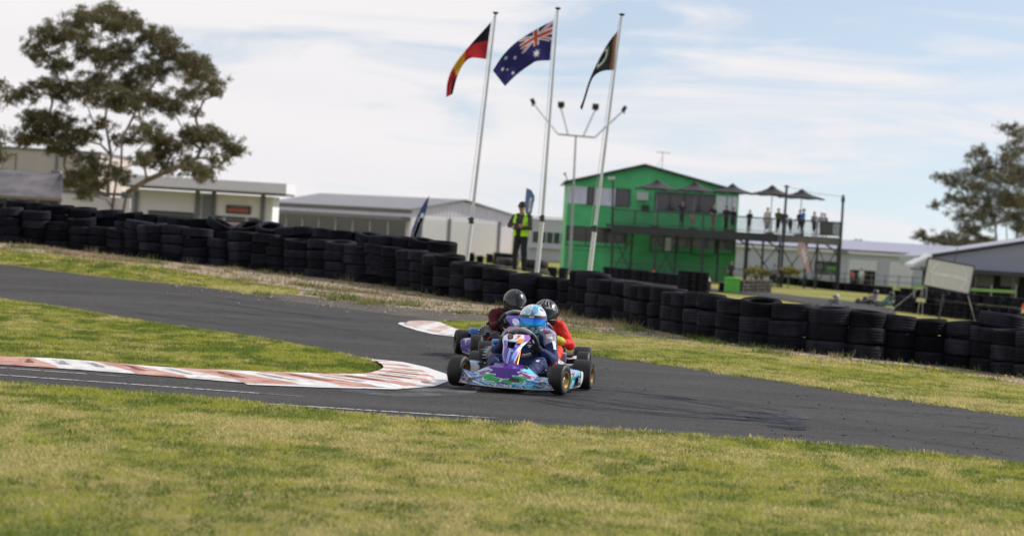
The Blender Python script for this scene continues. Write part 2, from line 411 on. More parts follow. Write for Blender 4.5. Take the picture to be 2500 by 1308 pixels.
drape('scuffed_patch', wpoly([(700, 946), (820, 952), (1000, 954), (1085, 938), (1100, 925), (1180, 950), (1150, 966), (1000, 972), (850, 962)]), .011, M_scuff, .4)
marks = [([(1440, 965), (1550, 985), (1700, 1002), (1850, 1010), (1935, 1020), (1960, 1032)], .16), ([(1440, 958), (1600, 962), (1780, 978), (1900, 1000), (1945, 1022)], .22),
         ([(1300, 975), (1500, 1000), (1750, 1022), (1900, 1030)], .2), ([(1480, 940), (1650, 950), (1850, 978), (2000, 1000)], .13), ([(1440, 950), (1580, 968), (1740, 990), (1880, 1006)], .12),
         ([(0, 800), (300, 822), (600, 860), (850, 900), (960, 935)], .25), ([(1900, 1010), (2050, 1040), (2300, 1085), (2500, 1120)], .25), ([(1460, 972), (1620, 990), (1800, 1003), (1910, 1015)], .1),
         ([(400, 745), (600, 765), (850, 805), (1000, 840), (1080, 870)], .35), ([(0, 700), (300, 722), (600, 748), (850, 780)], .4), ([(1250, 985), (1400, 990), (1600, 1008), (1750, 1015)], .09)]
def soft_rubber(name, c, lo, hi, mx, sc):
    m = worn_paint(name, c, lo, hi, sc, .55)
    for n in m.node_tree.nodes:
        if n.type == 'MAP_RANGE': n.inputs[4].default_value = mx
    return m
M_rubs = [soft_rubber('tyre_rubber_faint', (.012, .012, .014), .35, .75, .36, 1.6), soft_rubber('tyre_rubber_dark', (.010, .010, .012), .35, .65, .85, 3.1), soft_rubber('rubber_scuff_pale', (.13, .135, .15), .40, .70, .40, 3.0)]
zz = [0.0088]
def mark(px, w, m):
    zz[0] += .00004; ribbon('rubber_mark', px, w, zz[0], m, .3)
for px, w in marks: mark(smooth_line(px), w * .8, M_rubs[0])
upc = [(1440, 936), (1560, 948), (1700, 972), (1850, 996), (1938, 1012), (1966, 1026), (1955, 1040), (1925, 1052)]
loc_ = [(1290, 982), (1400, 998), (1550, 1011), (1700, 1020), (1820, 1027), (1900, 1032), (1940, 1038), (1962, 1050)]
rm = random.Random(4)
for i in range(46):
    k = rm.random(); a, b = 0, len(upc)
    pts_ = [(p[0] * (1 - k) + q[0] * k + rm.gauss(0, 7), p[1] * (1 - k) + q[1] * k + rm.gauss(0, 1.3)) for p, q in zip(upc, loc_)]
    a = rm.choice([0, 0, 1, 2, 3]); b = rm.choice([5, 6, 7, 8, 8])
    mark(smooth_line(pts_[a:b]), rm.uniform(.03, .13), M_rubs[1 if rm.random() < .6 else 0] if rm.random() < .88 else M_rubs[2])
mark(smooth_line([(1440, 950), (1520, 955), (1620, 966), (1680, 978)]), .30, M_rubs[1]); mark(smooth_line([(1820, 1004), (1880, 1010), (1925, 1016), (1950, 1024)]), .28, M_rubs[2])
for i in range(26):
    t0 = rm.random(); u0 = rm.uniform(1900, 2300); pts_ = [(u0 + d, np.interp(u0 + d, [1900, 2500, 3000], [968 + 88 * t0, 1030 + 95 * t0, 1090 + 105 * t0]) + rm.gauss(0, 1.5)) for d in (0, 150, 300, 450)]
    mark(smooth_line(pts_), rm.uniform(.02, .07), M_rubs[0])
for i in range(30):
    t0 = rm.random(); u0 = rm.uniform(-100, 500); pts_ = [(u0 + d, np.interp(u0 + d, [0, 500, 1050], [652 + 70 * t0, 712 + 92 * t0, 795 + 75 * t0]) + rm.gauss(0, 2)) for d in (0, 160, 320, 480)]
    mark(smooth_line(pts_), rm.uniform(.03, .12), M_rubs[0])
mb = MB()
for i in range(80):
    u = rm.uniform(1850, 2500) if rm.random() < .75 else rm.uniform(100, 1800); t0 = rm.random()
    v = np.interp(u, [0, 700, 1100, 1500, 1900, 2500], [655, 745, 800, 900, 950, 1022]) + t0 * np.interp(u, [0, 700, 1100, 1500, 1900, 2500], [70, 80, 60, 130, 118, 100])
    p = gp(u, v); s_ = rm.uniform(.003, .0085); mb.box((p.x, p.y, h(p.x, p.y) + .012), (s_ * 2.6, s_, .006), (0, 0, rm.random() * 3))
tag(mb.build('rubber_crumbs', mat('crumb_black', (.008, .008, .008), .9)), kind='stuff')

# ------------------------------------------------------------------ kerbs
M_kred = mat('kerb_red', (.42, .17, .125), .8, var=.25, scale=6, bump=.5, bscale=50, c2=(.46, .29, .25))
M_kwhite = mat('kerb_white', (.50, .49, .49), .8, var=.16, scale=9, bump=.5, bscale=50, c2=(.66, .65, .65))
M_kslot = mat('kerb_slot_dark', (.03, .028, .028), .8)  # dark colour for the sunken faces of the drain slots
def along(pts, n):
    d = [0]
    for a, b in zip(pts, pts[1:]): d.append(d[-1] + math.dist(a, b))
    out = []
    for k in range(n + 1):
        s = d[-1] * k / n
        i = max(0, min(len(d) - 2, int(np.searchsorted(d, s)) - 1)); f = (s - d[i]) / max(1e-6, d[i + 1] - d[i])
        out.append((pts[i][0] + (pts[i + 1][0] - pts[i][0]) * f, pts[i][1] + (pts[i + 1][1] - pts[i][1]) * f))
    return out
def kerb(inner_px, outer_px, label_order, cuts, top=.034, slots=True):
    root = empty('kerb', (0, 0, 0), kind='structure')
    A = along(wpoly(smooth_line(inner_px)), 400); B = along(wpoly(smooth_line(outer_px)), 400)
    for k in range(len(cuts) - 1):
        i0, i1 = int(cuts[k] * 400), int(cuts[k + 1] * 400)
        nu = max(30, int(1.5 * (i1 - i0))); nv = 18; P = []; slot = set()
        seglen = math.dist(B[i0], B[min(400, i1)])
        for a in range(nu + 1):
            i = i0 + (i1 - i0) * a / nu; j = min(399, int(i)); f = i - j
            pa = (A[j][0] + (A[j + 1][0] - A[j][0]) * f, A[j][1] + (A[j + 1][1] - A[j][1]) * f); pb = (B[j][0] + (B[j + 1][0] - B[j][0]) * f, B[j][1] + (B[j + 1][1] - B[j][1]) * f)
            row = []
            for b in range(nv + 1):
                t = b / nv; x = pa[0] + (pb[0] - pa[0]) * t; y = pa[1] + (pb[1] - pa[1]) * t
                z = top * (1 - .55 * t) * min(1, (1 - t) * 9 + .12)
                u = a / nu
                # a slanting drain slot near the end of the segment
                ns = max(1, round(seglen / .42)); uu = (u * ns) % 1.0; c = .55 - .5 * (t - .4)
                g_ = (cuts[k] + (cuts[k + 1] - cuts[k]) * u); z *= min(1, g_ * 25, (1 - g_) * 14)
                if slots and .20 < t < .72 and abs(uu - c) * seglen / ns < .052 and g_ < .78: z = -.004; slot.add((a, b))
                z += .004 * (fbm(x * 9, y * 9, 4) - .5)
                row.append((x, y, h(x, y) + .012 + z))
            P.append(row)
        o = grid_mesh('kerb_segment', P, parent=root, smooth=False)
        me = o.data; me.materials.append(M_kred if k % 2 == 0 else M_kwhite); me.materials.append(M_kslot)
        for p in me.polygons:
            ids = [divmod(v, nv + 1) for v in p.vertices]
            if all(q in slot for q in ids): p.material_index = 1
    return root
inner = [(-160, 872), (0, 882), (92, 884), (230, 893), (391, 908), (529, 914), (690, 920), (851, 924.5), (890, 923), (920, 917), (938, 908), (930, 898), (905, 885)]
outer = [(-160, 884), (0, 893), (115, 900), (230, 908), (437, 924), (598, 938), (782, 945), (948, 948), (1020, 944), (1060, 934), (1063, 922), (1030, 905), (966, 890), (904, 881)]
cuts = [0, .13, .215, .275, .335, .395, .44, .485, .525, .565, .605, .645, .685, .725, .765, .805, .85, .895, .945, 1.0]
k1 = kerb(inner, outer, 0, cuts)
M_wline = worn_paint('kerb_border_paint', (.62, .62, .63), .25, .36, 12)
ribbon('kerb_border_line', [(600, 940), (782, 947), (948, 951), (1040, 944), (1078, 930), (1066, 914), (1020, 898), (966, 886), (905, 880)], .17, .014, M_wline, .15)
MATS['kr'] = M_kred; M_kred = mat('kerb_red_worn', (.40, .26, .23), .85, var=.25, scale=5, bump=.5, bscale=40, c2=(.5, .42, .40))
k2 = kerb([(985, 791), (1020, 789), (1066, 790), (1095, 802), (1118, 811), (1150, 822), (1220, 836)], [(984, 794), (1004, 800), (1030, 808), (1066, 816), (1118, 822), (1160, 832), (1220, 845)], 0, [0, .2, .34, .46, .6, .74, .88, 1.0], .03, False)
ribbon('kerb_border_line', [(990, 790), (983, 793), (1004, 801), (1030, 809.5), (1066, 818), (1118, 824), (1160, 834)], .14, .016, M_wline, .15)

# ------------------------------------------------------------------ grass blades
def blade_cloud(name, X, Y, hgt, w, c_a, c_b, c_dry, dryness, seed, dz=.0, upright=.7, tall=None):
    n = len(X); Z = np.array([h(x, y) for x, y in zip(np.round(X, 1), np.round(Y, 1))]) + dz
    r = np.random.default_rng(seed)
    ang = r.uniform(0, 2 * np.pi, n); lean = r.normal(0, 1.5 - upright, n) * hgt; la = r.uniform(0, 2 * np.pi, n)
    patch = .5 * fbm(X * .9, Y * .7, seed) + .5 * fbm(X * 9, Y * 6, seed + 1); hh = hgt * r.uniform(.5, 1.25, n) * (.35 + 1.3 * patch)
    ww = w * r.uniform(.6, 1.4, n)
    V = np.zeros((n, 3, 3), np.float32)
    V[:, 0] = np.stack([X - np.cos(ang) * ww, Y - np.sin(ang) * ww, Z], 1); V[:, 1] = np.stack([X + np.cos(ang) * ww, Y + np.sin(ang) * ww, Z], 1)
    V[:, 2] = np.stack([X + np.cos(la) * lean, Y + np.sin(la) * lean, Z + hh], 1)
    me = bpy.data.meshes.new(name); me.vertices.add(3 * n); me.loops.add(3 * n); me.polygons.add(n)
    me.vertices.foreach_set('co', V.ravel()); me.loops.foreach_set('vertex_index', np.arange(3 * n, dtype=np.int32))
    me.polygons.foreach_set('loop_start', np.arange(0, 3 * n, 3, dtype=np.int32)); me.update()
    d = np.clip((.55 * fbm(X * .7 + 3, Y * .55, seed + 5) + .45 * fbm(X * 5.5, Y * 3.2, seed + 21) - dryness) * 7 + .35 + r.normal(0, .3, n), 0, 1)[:, None]
    k = np.clip((fbm(X * 4.5, Y * 2.6, seed + 9) - .5) * 5 + .5 + r.normal(0, .22, n), 0, 1)[:, None]
    c = (np.array(c_a) * (1 - k) + np.array(c_b) * k) * (1 - d) + np.array(c_dry) * d
    c = c * r.uniform(.75, 1.25, (n, 1))
    set_paint(me, np.repeat(c, 3, 0)); return link_mesh(name, me, M_blade)
M_blade = paintmat('grass_blade', .6, trans=.5, spec=.2)
def scatter(poly, dens, seed, ymin=0, ymax=999, fr=None):
    xs = [p[0] for p in poly]; ys = [p[1] for p in poly]; r = np.random.default_rng(seed)
    x0, x1, y0, y1 = min(xs), max(xs), max(min(ys), ymin), min(max(ys), ymax)
    if fr: x0, x1 = max(x0, fr[0]), min(x1, fr[1])
    n = int((x1 - x0) * (y1 - y0) * dens); X = r.uniform(x0, x1, n); Y = r.uniform(y0, y1, n)
    k = inside_np(poly, X, Y)
    lim = .235 * Y + 1.2; k &= (np.abs(X) < lim)
    return X[k], Y[k]
GA, GB, GD = (.34, .36, .065), (.13, .19, .03), (.54, .47, .20)
X, Y = scatter(foreground_poly, 2600, 1, 9.5, 22)
tag(blade_cloud('foreground_grass', X, Y, .022, .0048, GA, GB, GD, .53, 11, .012), kind='stuff')
X, Y = scatter(island, 2400, 2, 18, 44)
tag(blade_cloud('infield_grass', X, Y, .024, .0055, GA, GB, GD, .58, 12, .014), kind='stuff')
X, Y = scatter(right_turf, 1700, 3, 15, 48)
tag(blade_cloud('outfield_grass', X, Y, .025, .0065, GA, GB, GD, .49, 13, .014), kind='stuff')
X, Y = scatter(verge_green, 1300, 4, 30, 60)
tag(blade_cloud('verge_grass', X, Y, .035, .0085, GA, GB, GD, .52, 14, .014), kind='stuff')
# sparse growth on the dry strip, tufts along its edge, tall stalks against the tyres
dry_poly = wall_line[::-1] + verge_low
X, Y = scatter(dry_poly, 900, 5, 28, 60); k = fbm(X * 1.1, Y * 1.1, 77) > .68; k |= np.random.default_rng(3).random(len(X)) < .05
tag(blade_cloud('verge_weeds', X[k], Y[k], .075, .008, (.12, .17, .04), (.08, .13, .025), (.33, .25, .16), .50, 15, .012), kind='stuff')
XX = []; YY = []; r_ = np.random.default_rng(8)
for a, b in zip(wall_line, wall_line[1:]):
    L_ = math.dist(a, b)
    for _ in range(int(L_ * 1.5)):
        t = r_.random(); cx = a[0] + (b[0] - a[0]) * t; cy = a[1] + (b[1] - a[1]) * t; off = abs(r_.normal(0.25, .25)) + .1
        cx -= off * .7; cy -= off * .7; m_ = int(r_.integers(5, 26))
        XX += list(cx + r_.normal(0, .06, m_)); YY += list(cy + r_.normal(0, .06, m_))
tag(blade_cloud('tall_weeds', np.array(XX), np.array(YY), .14, .0075, (.24, .27, .06), (.13, .19, .035), (.40, .33, .16), .45, 16, .012, .75), kind='stuff')
edge_w = wpoly(smooth_line([(600, 712), (736, 722), (830, 738), (966, 752), (1060, 762), (1150, 771), (1300, 788), (1440, 803), (1560, 812), (1700, 834), (1850, 856)])) 
XX = []; YY = []
for a, b in zip(edge_w, edge_w[1:]):
    L_ = math.dist(a, b)
    for _ in range(int(L_ * 5)):
        t = r_.random(); cx = a[0] + (b[0] - a[0]) * t; cy = a[1] + (b[1] - a[1]) * t
        if fbm(cx * 1.2, cy * 1.2, 31) < .48: continue
        cx += r_.normal(0, .18); cy += r_.normal(0, .35); m_ = 60
        XX += list(cx + r_.normal(0, .11, m_)); YY += list(cy + r_.normal(0, .11, m_))
tag(blade_cloud('shoulder_weeds', np.array(XX), np.array(YY), .075, .009, (.12, .19, .03), (.07, .13, .02), (.26, .22, .09), .62, 17, .02, .6), kind='stuff')
# yellow dandelion heads dotted in the verge
mb = MB()
for _ in range(36):
    u = random.choice([random.uniform(0, 600), random.uniform(1900, 2500)]); v = (640 + (u * .1) - random.uniform(2, 24)) if u < 700 else (880 + (u - 1900) * .09 + random.uniform(-6, 14))
    p = gp(u, v); mb.lathe([(0, 0), (.016, .004), (.018, .012), (.0, .018)], (p.x, p.y, h(p.x, p.y) + .07), n=6); mb.tube([(p.x, p.y, p.z), (p.x + .01, p.y, h(p.x, p.y) + .075)], .003, 4)
tag(mb.build('dandelion_flowers', mat('dandelion_yellow', (.75, .55, .02), .7)), kind='stuff')
# scattered stones on the shoulder and track edge
mb = MB()
for _ in range(420):
    u = random.uniform(400, 1900); v = np.interp(u, [400, 736, 1150, 1500, 1900], [692, 733, 776, 815, 866]) + random.gauss(0, 9)
    p = gp(u, v); s = random.uniform(.006, .026)
    mb.box((p.x, p.y, h(p.x, p.y) + .02 + s * .3), (s * 1.4, s, s * .9), (random.random(), random.random(), random.random() * 3))
tag(mb.build('loose_stones', mat('stone_pale', (.33, .29, .24), .9, var=.4, scale=3)), kind='stuff')

XX = []; YY = []; r_ = np.random.default_rng(18)
for ln_, dn in ((turf_near, 26), (wpoly([(1300, 850), (1393, 862), (1473, 873), (1640, 893), (1800, 918), (1904, 933), (2060, 957), (2200, 977), (2500, 1020), (2600, 1036)]), 16), (island[1:16], 16)):
    for a, b in zip(ln_, ln_[1:]):
        if abs(a[0]) > 12: continue
        L_ = math.dist(a, b)
        for _ in range(int(L_ * dn)):
            t = r_.random(); cx = a[0] + (b[0] - a[0]) * t + r_.normal(0, .03); cy = a[1] + (b[1] - a[1]) * t + r_.normal(0, .07); m_ = int(r_.integers(4, 30) * (fbm(cx * 3, cy * 3, 6) * 2 - .2).clip(0, 2))
            sp_ = r_.uniform(.015, .05); XX += list(cx + r_.normal(0, sp_, m_)); YY += list(cy + r_.normal(0, sp_ * 1.5, m_))
tag(blade_cloud('edge_grass', np.array(XX), np.array(YY), .028, .0055, GA, GB, GD, .52, 19, .006, .9), kind='stuff')
# ------------------------------------------------------------------ tyre barriers
M_tyre = mat('tyre_rubber', (.0055, .0058, .0085), .85, var=.35, scale=5, bump=.25, bscale=90, c2=(.0095, .0098, .0135), spec=.09)
M_tyre2 = mat('old_tyre_rubber', (.022, .021, .021), .85, var=.35, scale=4, bump=.3, bscale=70, c2=(.04, .037, .034), spec=.3)
def vary(m, lo, hi):
    t = m.node_tree; b = t.nodes['Principled BSDF']; src = b.inputs['Base Color'].links[0].from_socket; oi = N(t, 'ShaderNodeObjectInfo'); mr = N(t, 'ShaderNodeMapRange'); L(t, oi.outputs['Random'], mr.inputs[0])
    mr.inputs[3].default_value = lo; mr.inputs[4].default_value = hi; v = N(t, 'ShaderNodeVectorMath', operation='SCALE'); L(t, src, v.inputs[0]); L(t, mr.outputs[0], v.inputs[3]); L(t, v.outputs[0], b.inputs['Base Color'])
vary(M_tyre, .6, 2.6); vary(M_tyre2, .7, 2.0)
def tyre_mesh(name, r=.315, w=.2, n=26):
    ri = r * .60; hw = w / 2
    prof = [(ri, -hw * .72), (ri * 1.06, -hw * .9), (r * .80, -hw * 1.0), (r * .93, -hw * .985), (r * .982, -hw * .86), (r, -hw * .62),
            (r, -hw * .42),
            (r - .002, -hw * .40), (r - .004, -hw * .36), (r - .004, -hw * .30), (r, -hw * .26), (r, -hw * .05), (r - .004, -hw * .02), (r - .004, hw * .04), (r, hw * .07),
            (r, hw * .28), (r - .004, hw * .32), (r - .004, hw * .38), (r, hw * .42),
            (r, hw * .62), (r * .982, hw * .86), (r * .93, hw * .985), (r * .80, hw * 1.0), (ri * 1.06, hw * .9), (ri, hw * .72), (ri * 1.1, hw * .4), (r * .9, 0), (ri * 1.1, -hw * .4)]
    m = MB(); m.lathe(prof, n=n); me = m.mesh(name); me.materials.append(M_tyre); me.polygons.foreach_set('use_smooth', [True] * len(me.polygons))
    bm = bmesh.new(); bm.from_mesh(me); bmesh.ops.recalc_face_normals(bm, faces=bm.faces); bm.to_mesh(me); bm.free()
    return me
def simple_tyre(name, r=.31, w=.2, n=14, m=None):
    k = MB(); k.lathe([(r * .55, -w * .4), (r * .85, -w * .5), (r * .98, -w * .33), (r, 0), (r * .98, w * .33), (r * .85, w * .5), (r * .55, w * .4), (r * .85, 0)], n=n)
    me = k.mesh(name); me.materials.append(m or M_tyre); me.polygons.foreach_set('use_smooth', [True] * len(me.polygons)); return me
TM24 = [tyre_mesh('tyre_wide', .315, .238), tyre_mesh('tyre_wide_large', .325, .232), tyre_mesh('tyre_wide_small', .305, .242)]
TM20 = [tyre_mesh('tyre_slim', .31, .205), tyre_mesh('tyre_slim_large', .325, .2), tyre_mesh('tyre_slim_small', .30, .21)]
def ordinal(n):
    w = ['first', 'second', 'third', 'fourth', 'fifth', 'sixth', 'seventh', 'eighth', 'ninth', 'tenth', 'eleventh', 'twelfth', 'thirteenth', 'fourteenth', 'fifteenth', 'sixteenth', 'seventeenth', 'eighteenth', 'nineteenth']
    if n <= 19: return w[n - 1]
    t = {2: 'twent', 3: 'thirt', 4: 'fort', 5: 'fift', 6: 'sixt'}[n // 10]
    return t + ('ieth' if n % 10 == 0 else 'y-' + w[n % 10 - 1])
def stack(x, y, z, nrow, meshes, hgt, label, group, lean=(0, 0), wob=.02, top_tilt=0):
    root = empty('tyre_stack', (x, y, z), random.uniform(0, 6), label, 'tyre stack', group)
    ca = root.rotation_euler.z
    for k in range(nrow):
        o = bpy.data.objects.new('tyre', random.choice(meshes)); col.objects.link(o); o.parent = root
        zz = hgt * (k + .5)
        lx = lean[0] * zz + random.uniform(-wob, wob); ly = lean[1] * zz + random.uniform(-wob, wob)
        o.location = (lx * math.cos(-ca) - ly * math.sin(-ca), lx * math.sin(-ca) + ly * math.cos(-ca), zz)
        tl = .03 if k < nrow - 1 else .05 + top_tilt
        o.rotation_euler = (random.gauss(0, tl), random.gauss(0, tl), 0)
        o.scale.z = hgt / .238 * 1.0 if meshes is TM24 else hgt / .205
    return root
def to_px(p):
    d = Vector(p) - Vector((0, 0, HCAM)); z = d.dot(Fw)
    return 1250 + d.dot(Rt) / z * FPX, 654 - d.dot(Up) / z * FPX
# front row
SP = .535
tot = sum(math.dist(a, b) for a, b in zip(wall_line, wall_line[1:]))
pts = along(wall_line, int(tot / SP))
front = []
for (x, y) in pts:
    x += .22; y += .24; u, v = to_px((x, y, h(x, y)))
    if -60 < u < 2560: front.append((x, y, u))
front.sort(key=lambda p: -p[2])
for i, (x, y, u) in enumerate(front):
    if u > 1130: nr, ms, hg = 3, TM24, random.choice([.234, .24, .244]) if u > 1400 else float(np.interp(u, [1130, 1250, 1400], [.245, .218, .215])) + random.uniform(-.006, .006)
    else: nr, ms, hg = 4, TM20, random.choice([.188, .2, .196, .204])
    if abs(u - 1440) < 22: hg *= 1.12
    if u < 700 and random.random() < .2: nr = 3
    jt = .35 if u > 1400 else 1; x += random.uniform(-.04, .04) * jt; y += random.uniform(-.07, .07) * jt
    side = 'right' if u > 1250 else 'left'
    k = i + 1 if side == 'right' else len(front) - i
    lbl = '%s stack from the %s edge in the front row of the black tyre barrier' % (ordinal(k), side)
    stack(x, y, h(x, y) - .03, nr, ms, hg, lbl, 'front row of the tyre barrier along the track', (random.gauss(-.03, .045), random.gauss(0, .04)) if u < 1300 else (random.gauss(0, .018), 0), .02 if u < 1300 else .012, .015 if u < 1100 else .0)
# back row, one tyre higher on the left
back = []
for (x, y) in pts:
    x += .22 + .50; y += .24 + .52; u, v = to_px((x, y, h(x, y)))
    if -60 < u < 1075: back.append((x, y, u))
for i, (x, y, u) in enumerate(sorted(back, key=lambda p: p[2])):
    if u > 640 and random.random() < .12: continue
    nr = 5; hg = .198
    stack(x + random.uniform(-.1, .1), y + random.uniform(-.1, .1), h(x, y) - .05, nr, TM20, hg, 'tyre stack rising behind the front row, %s from the left edge' % ordinal(i + 1), 'back row of the tyre barrier on the left', (random.gauss(0, .03), 0), .035, .03 if random.random() < .7 else .13)
# taller worn stack where the barrier doubles at the right edge
for k, (u, D, n, lb) in enumerate([(2436, 35.6, 4, 'broad worn tyre stack standing taller behind the barrier near the right edge'), (2530, 36.3, 4, 'worn tyre stack cut by the right edge behind the barrier')]):
    p = onground(u, D); r_ = stack(p.x, p.y, p.z - .05, n, TM24, .232, lb, None)
    r_.scale = (1.06, 1.06, 1.0)

# far barriers: small in the photo, each stack one mesh
far_meshes = {}
def far_stack_mesh(nr, r=.31, hg=.2, m=None, worn=False):
    key = (nr, r, hg, worn)
    if key in far_meshes: return far_meshes[key]
    k = MB()
    for i in range(nr):
        z = hg * (i + .5); dx = random.uniform(-.03, .03)
        k.lathe([(r * .5, z - hg * .45), (r * .9, z - hg * .49), (r, z - hg * .2), (r, z + hg * .2), (r * .9, z + hg * .49), (r * .5, z + hg * .45)], (dx, 0, 0), n=12)
    me = k.mesh('far_tyre_stack'); me.materials.append(M_tyre2 if worn else M_tyre); me.polygons.foreach_set('use_smooth', [True] * len(me.polygons))
    bm = bmesh.new(); bm.from_mesh(me); bmesh.ops.recalc_face_normals(bm, faces=bm.faces); bm.to_mesh(me); bm.free()
    far_meshes[key] = me; return me
def far_row(line, spacing, nr, group, place, cat='tyre stack', worn=False, r=.31, jit=.08):
    """line: (u, D) nodes"""
    P0 = [tuple(onground(u, D)[:2]) for u, D in line]
    n = int(sum(math.dist(a, b) for a, b in zip(P0, P0[1:])) / spacing)
    Q = sorted(along(P0, n), key=lambda p: to_px((p[0], p[1], 0))[0])
    for i, (x, y) in enumerate(Q):
        k = nr if random.random() > .15 else max(1, nr - 1)
        x += random.uniform(-jit, jit); y += random.uniform(-jit, jit)
        o = link_mesh('tyre_stack', far_stack_mesh(k, r, .2, worn=worn)); o.location = (x, y, h(x, y) - .02); o.rotation_euler.z = random.random() * 6
        tag(o, place % ordinal(i + 1), cat, group)
far_row([(1480, 166), (1560, 160), (1650, 150)], .66, 4, 'tyre row in front of the green clubhouse', '%s stack from the left in the tyre row below the green clubhouse windows')
far_row([(1668, 139), (1720, 137)], .62, 6, 'taller tyre block beside the green clubhouse row', '%s stack of the taller tyre block at the end of the clubhouse row')
far_row([(1722, 142), (1765, 142)], .66, 3, 'low tyres left of the green bin', '%s low stack left of the green bin')
far_row([(1808, 142), (1870, 150)], .62, 4, 'pale dusty tyres right of the green bin', '%s dusty stack right of the green bin', worn=True)
far_row([(1885, 190), (2050, 172), (2250, 162), (2420, 152), (2540, 147)], .66, 3, 'distant tyre row in front of the long shed', '%s stack from the left in the distant row before the long shed')
far_row([(2196, 122), (2300, 116), (2400, 111), (2530, 107)], .84, 4, 'separated tyre stacks behind the arrow board', '%s stack from the left in the spaced row behind the arrow board')
far_row([(1150, 205), (1215, 205)], .7, 4, 'tyres at the foot of the roller doors', '%s stack from the left at the foot of the roller doors')
far_row([(1212, 200), (1255, 196)], .7, 5, 'high black tyres left of the marshal', '%s high stack between the roller doors and the marshal')
far_row([(1300, 66), (1345, 67), (1400, 68), (1450, 69)], .62, 2, 'small tyre piles behind the flagpoles', '%s low pile in the grass behind the flagpoles', worn=True, jit=.3)
far_row([(1105, 62.6), (1200, 62.8), (1298, 62.4)], .55, 4, 'tyres behind the barrier left of the marshal', '%s dusty stack on the mound just behind the marshal', worn=True, jit=.12)
far_row([(1120, 61.4), (1250, 61.5), (1300, 61.4)], .62, 2, 'low tyres at the marshal heels', '%s low pile on the mound at the heels of the marshal', worn=True, jit=.25)
far_row([(1015, 70), (1120, 72), (1235, 74)], .66, 4, 'dusty tyres beyond the barrier near the blue feather flag', '%s dusty stack beyond the barrier beside the blue feather flag', worn=True, jit=.3)
far_row([(1290, 150), (1376, 150)], .64, 4, 'tyre row left of the clubhouse', '%s stack in the row left of the clubhouse corner')
far_row([(160, 95), (240, 95)], .66, 6, 'tyres under the left tree', '%s tyre stack under the left gum tree')
far_row([(0, 90), (60, 90)], .62, 6, 'tyres under the rusty verandah', '%s tyre stack in the shade of the corrugated verandah')
# dark green drum stack behind the right hand flagpole
p = onground(1392, 84)
mb = MB()
for i in range(3): mb.lathe([(.02, .31 * i), (.30, .31 * i), (.315, .05 + .31 * i), (.30, .1 + .31 * i), (.315, .2 + .31 * i), (.30, .3 + .31 * i), (.02, .305 + .31 * i)], n=24)
o = mb.build('drum', mat('drum_green', (.035, .07, .05), .6), None, True); o.location = p
tag(o, 'dark green drum standing in the grass behind the tyre barrier, left of the clubhouse', 'drum')

# ------------------------------------------------------------------ flagpoles and flags
M_pole = mat('pole_aluminium', (.55, .56, .58), .35, .75, var=.08, scale=3)
M_polew = mat('pole_white', (.62, .63, .66), .45, .2, var=.06, scale=3)
M_dark = mat('dark_fitting', (.02, .022, .024), .5)
M_rope = mat('rope', (.5, .48, .44), .9)
def flagpole(base, top, joint, D, label):
    B = at(*base, D); T = at(*top, D); J = at(*joint, D); B.z = min(B.z, h(B.x, B.y) + .1) - .1
    root = empty('flagpole', B, 0, label, 'flagpole', 'flagpoles leaning behind the tyre barrier')
    b = B
    m = MB(); m.tube([B - b, J - b], [.062, .056], 14); m.build('lower_pole', M_polew, root, True)
    m = MB(); m.tube([J - b, T - b], [.042, .026], 12); m.build('upper_pole', M_pole, root, True)
    m = MB(); dj = (T - B).normalized(); m.tube([J - b - dj * .06, J - b + dj * .1], [.066, .05], 12); m.tube([J - b + Vector((-.09, 0, .05)), J - b + Vector((-.02, 0, .04))], .025, 6); m.build('collar', M_dark, root, True)
    m = MB(); m.lathe([(.0, .0), (.03, 0), (.07, .035), (.075, .055), (0, .07)], T - b, n=12); m.build('cap', M_dark, root, True)
    m = MB(); s = Vector((-.07, -.03, -.2)); m.tube([T - b + Vector((-.03, 0, -.02)), T - b + s, J - b + Vector((-.1, -.03, .1))], .006, 4); m.build('halyard', M_rope, root)
flagpole((1137, 636), (1210, 36), (1151, 540), 59, 'leftmost of the three leaning flagpoles, carrying the black, red and yellow flag')
flagpole((1309, 674), (1362, 25), (1324, 535), 59, 'middle flagpole beside the marshal, carrying the blue flag with a union canton')
flagpole((1436, 672), (1518, 40), (1452, 560), 59, 'rightmost leaning flagpole in front of the clubhouse, carrying the dark flag')

def flag(name, top, bot, uvt, uvb, paintf, D, label, depth, nu=150, nv=90, sag=.0):
    """top/bot: edge polylines in the photo, hoist to fly; uvt/uvb: print row (1 top .. 0 bottom) along each edge"""
    def curve(pts):
        q = along(smooth_line(pts, 2), nu - 1); return q
    A, B_ = curve(top), curve(bot); P = []; C = []
    kk = np.linspace(0, 1, len(uvt)); kb = np.linspace(0, 1, len(uvb))
    for i in range(nu):
        f = i / (nu - 1); row = []; cr_ = []
        for j in range(nv):
            g = j / (nv - 1)
            u = A[i][0] * (1 - g) + B_[i][0] * g; v = A[i][1] * (1 - g) + B_[i][1] * g
            dd = depth * (.35 * math.sin(f * 5.2 + g * 1.6) * f + .10 * math.sin(f * 13 + g * 4) * (1 - .3 * f) + .05 * math.sin(g * 9 - f * 6))
            row.append(at(u, v, D + dd)); vv = np.interp(f, kk, uvt) * (1 - g) + np.interp(f, kb, uvb) * g
            cr_.append(paintf(f, vv))
        P.append(row); C.append(cr_)
    P = np.array([[tuple(p) for p in r] for r in P]); o0 = P[0, 0].copy(); P -= o0
    o = grid_mesh(name, P, C, paintmat('flag_cloth', .75, trans=.45, spec=.2)); o.location = o0
    tag(o, label, 'flag'); return o
def f_abor(u, v):
    if ((u - .55) / .13) ** 2 + ((v - .42) / .26) ** 2 < 1 and v < .95: return (.50, .26, .02)
    return (.012, .012, .018) if v > .5 else (.36, .025, .035)
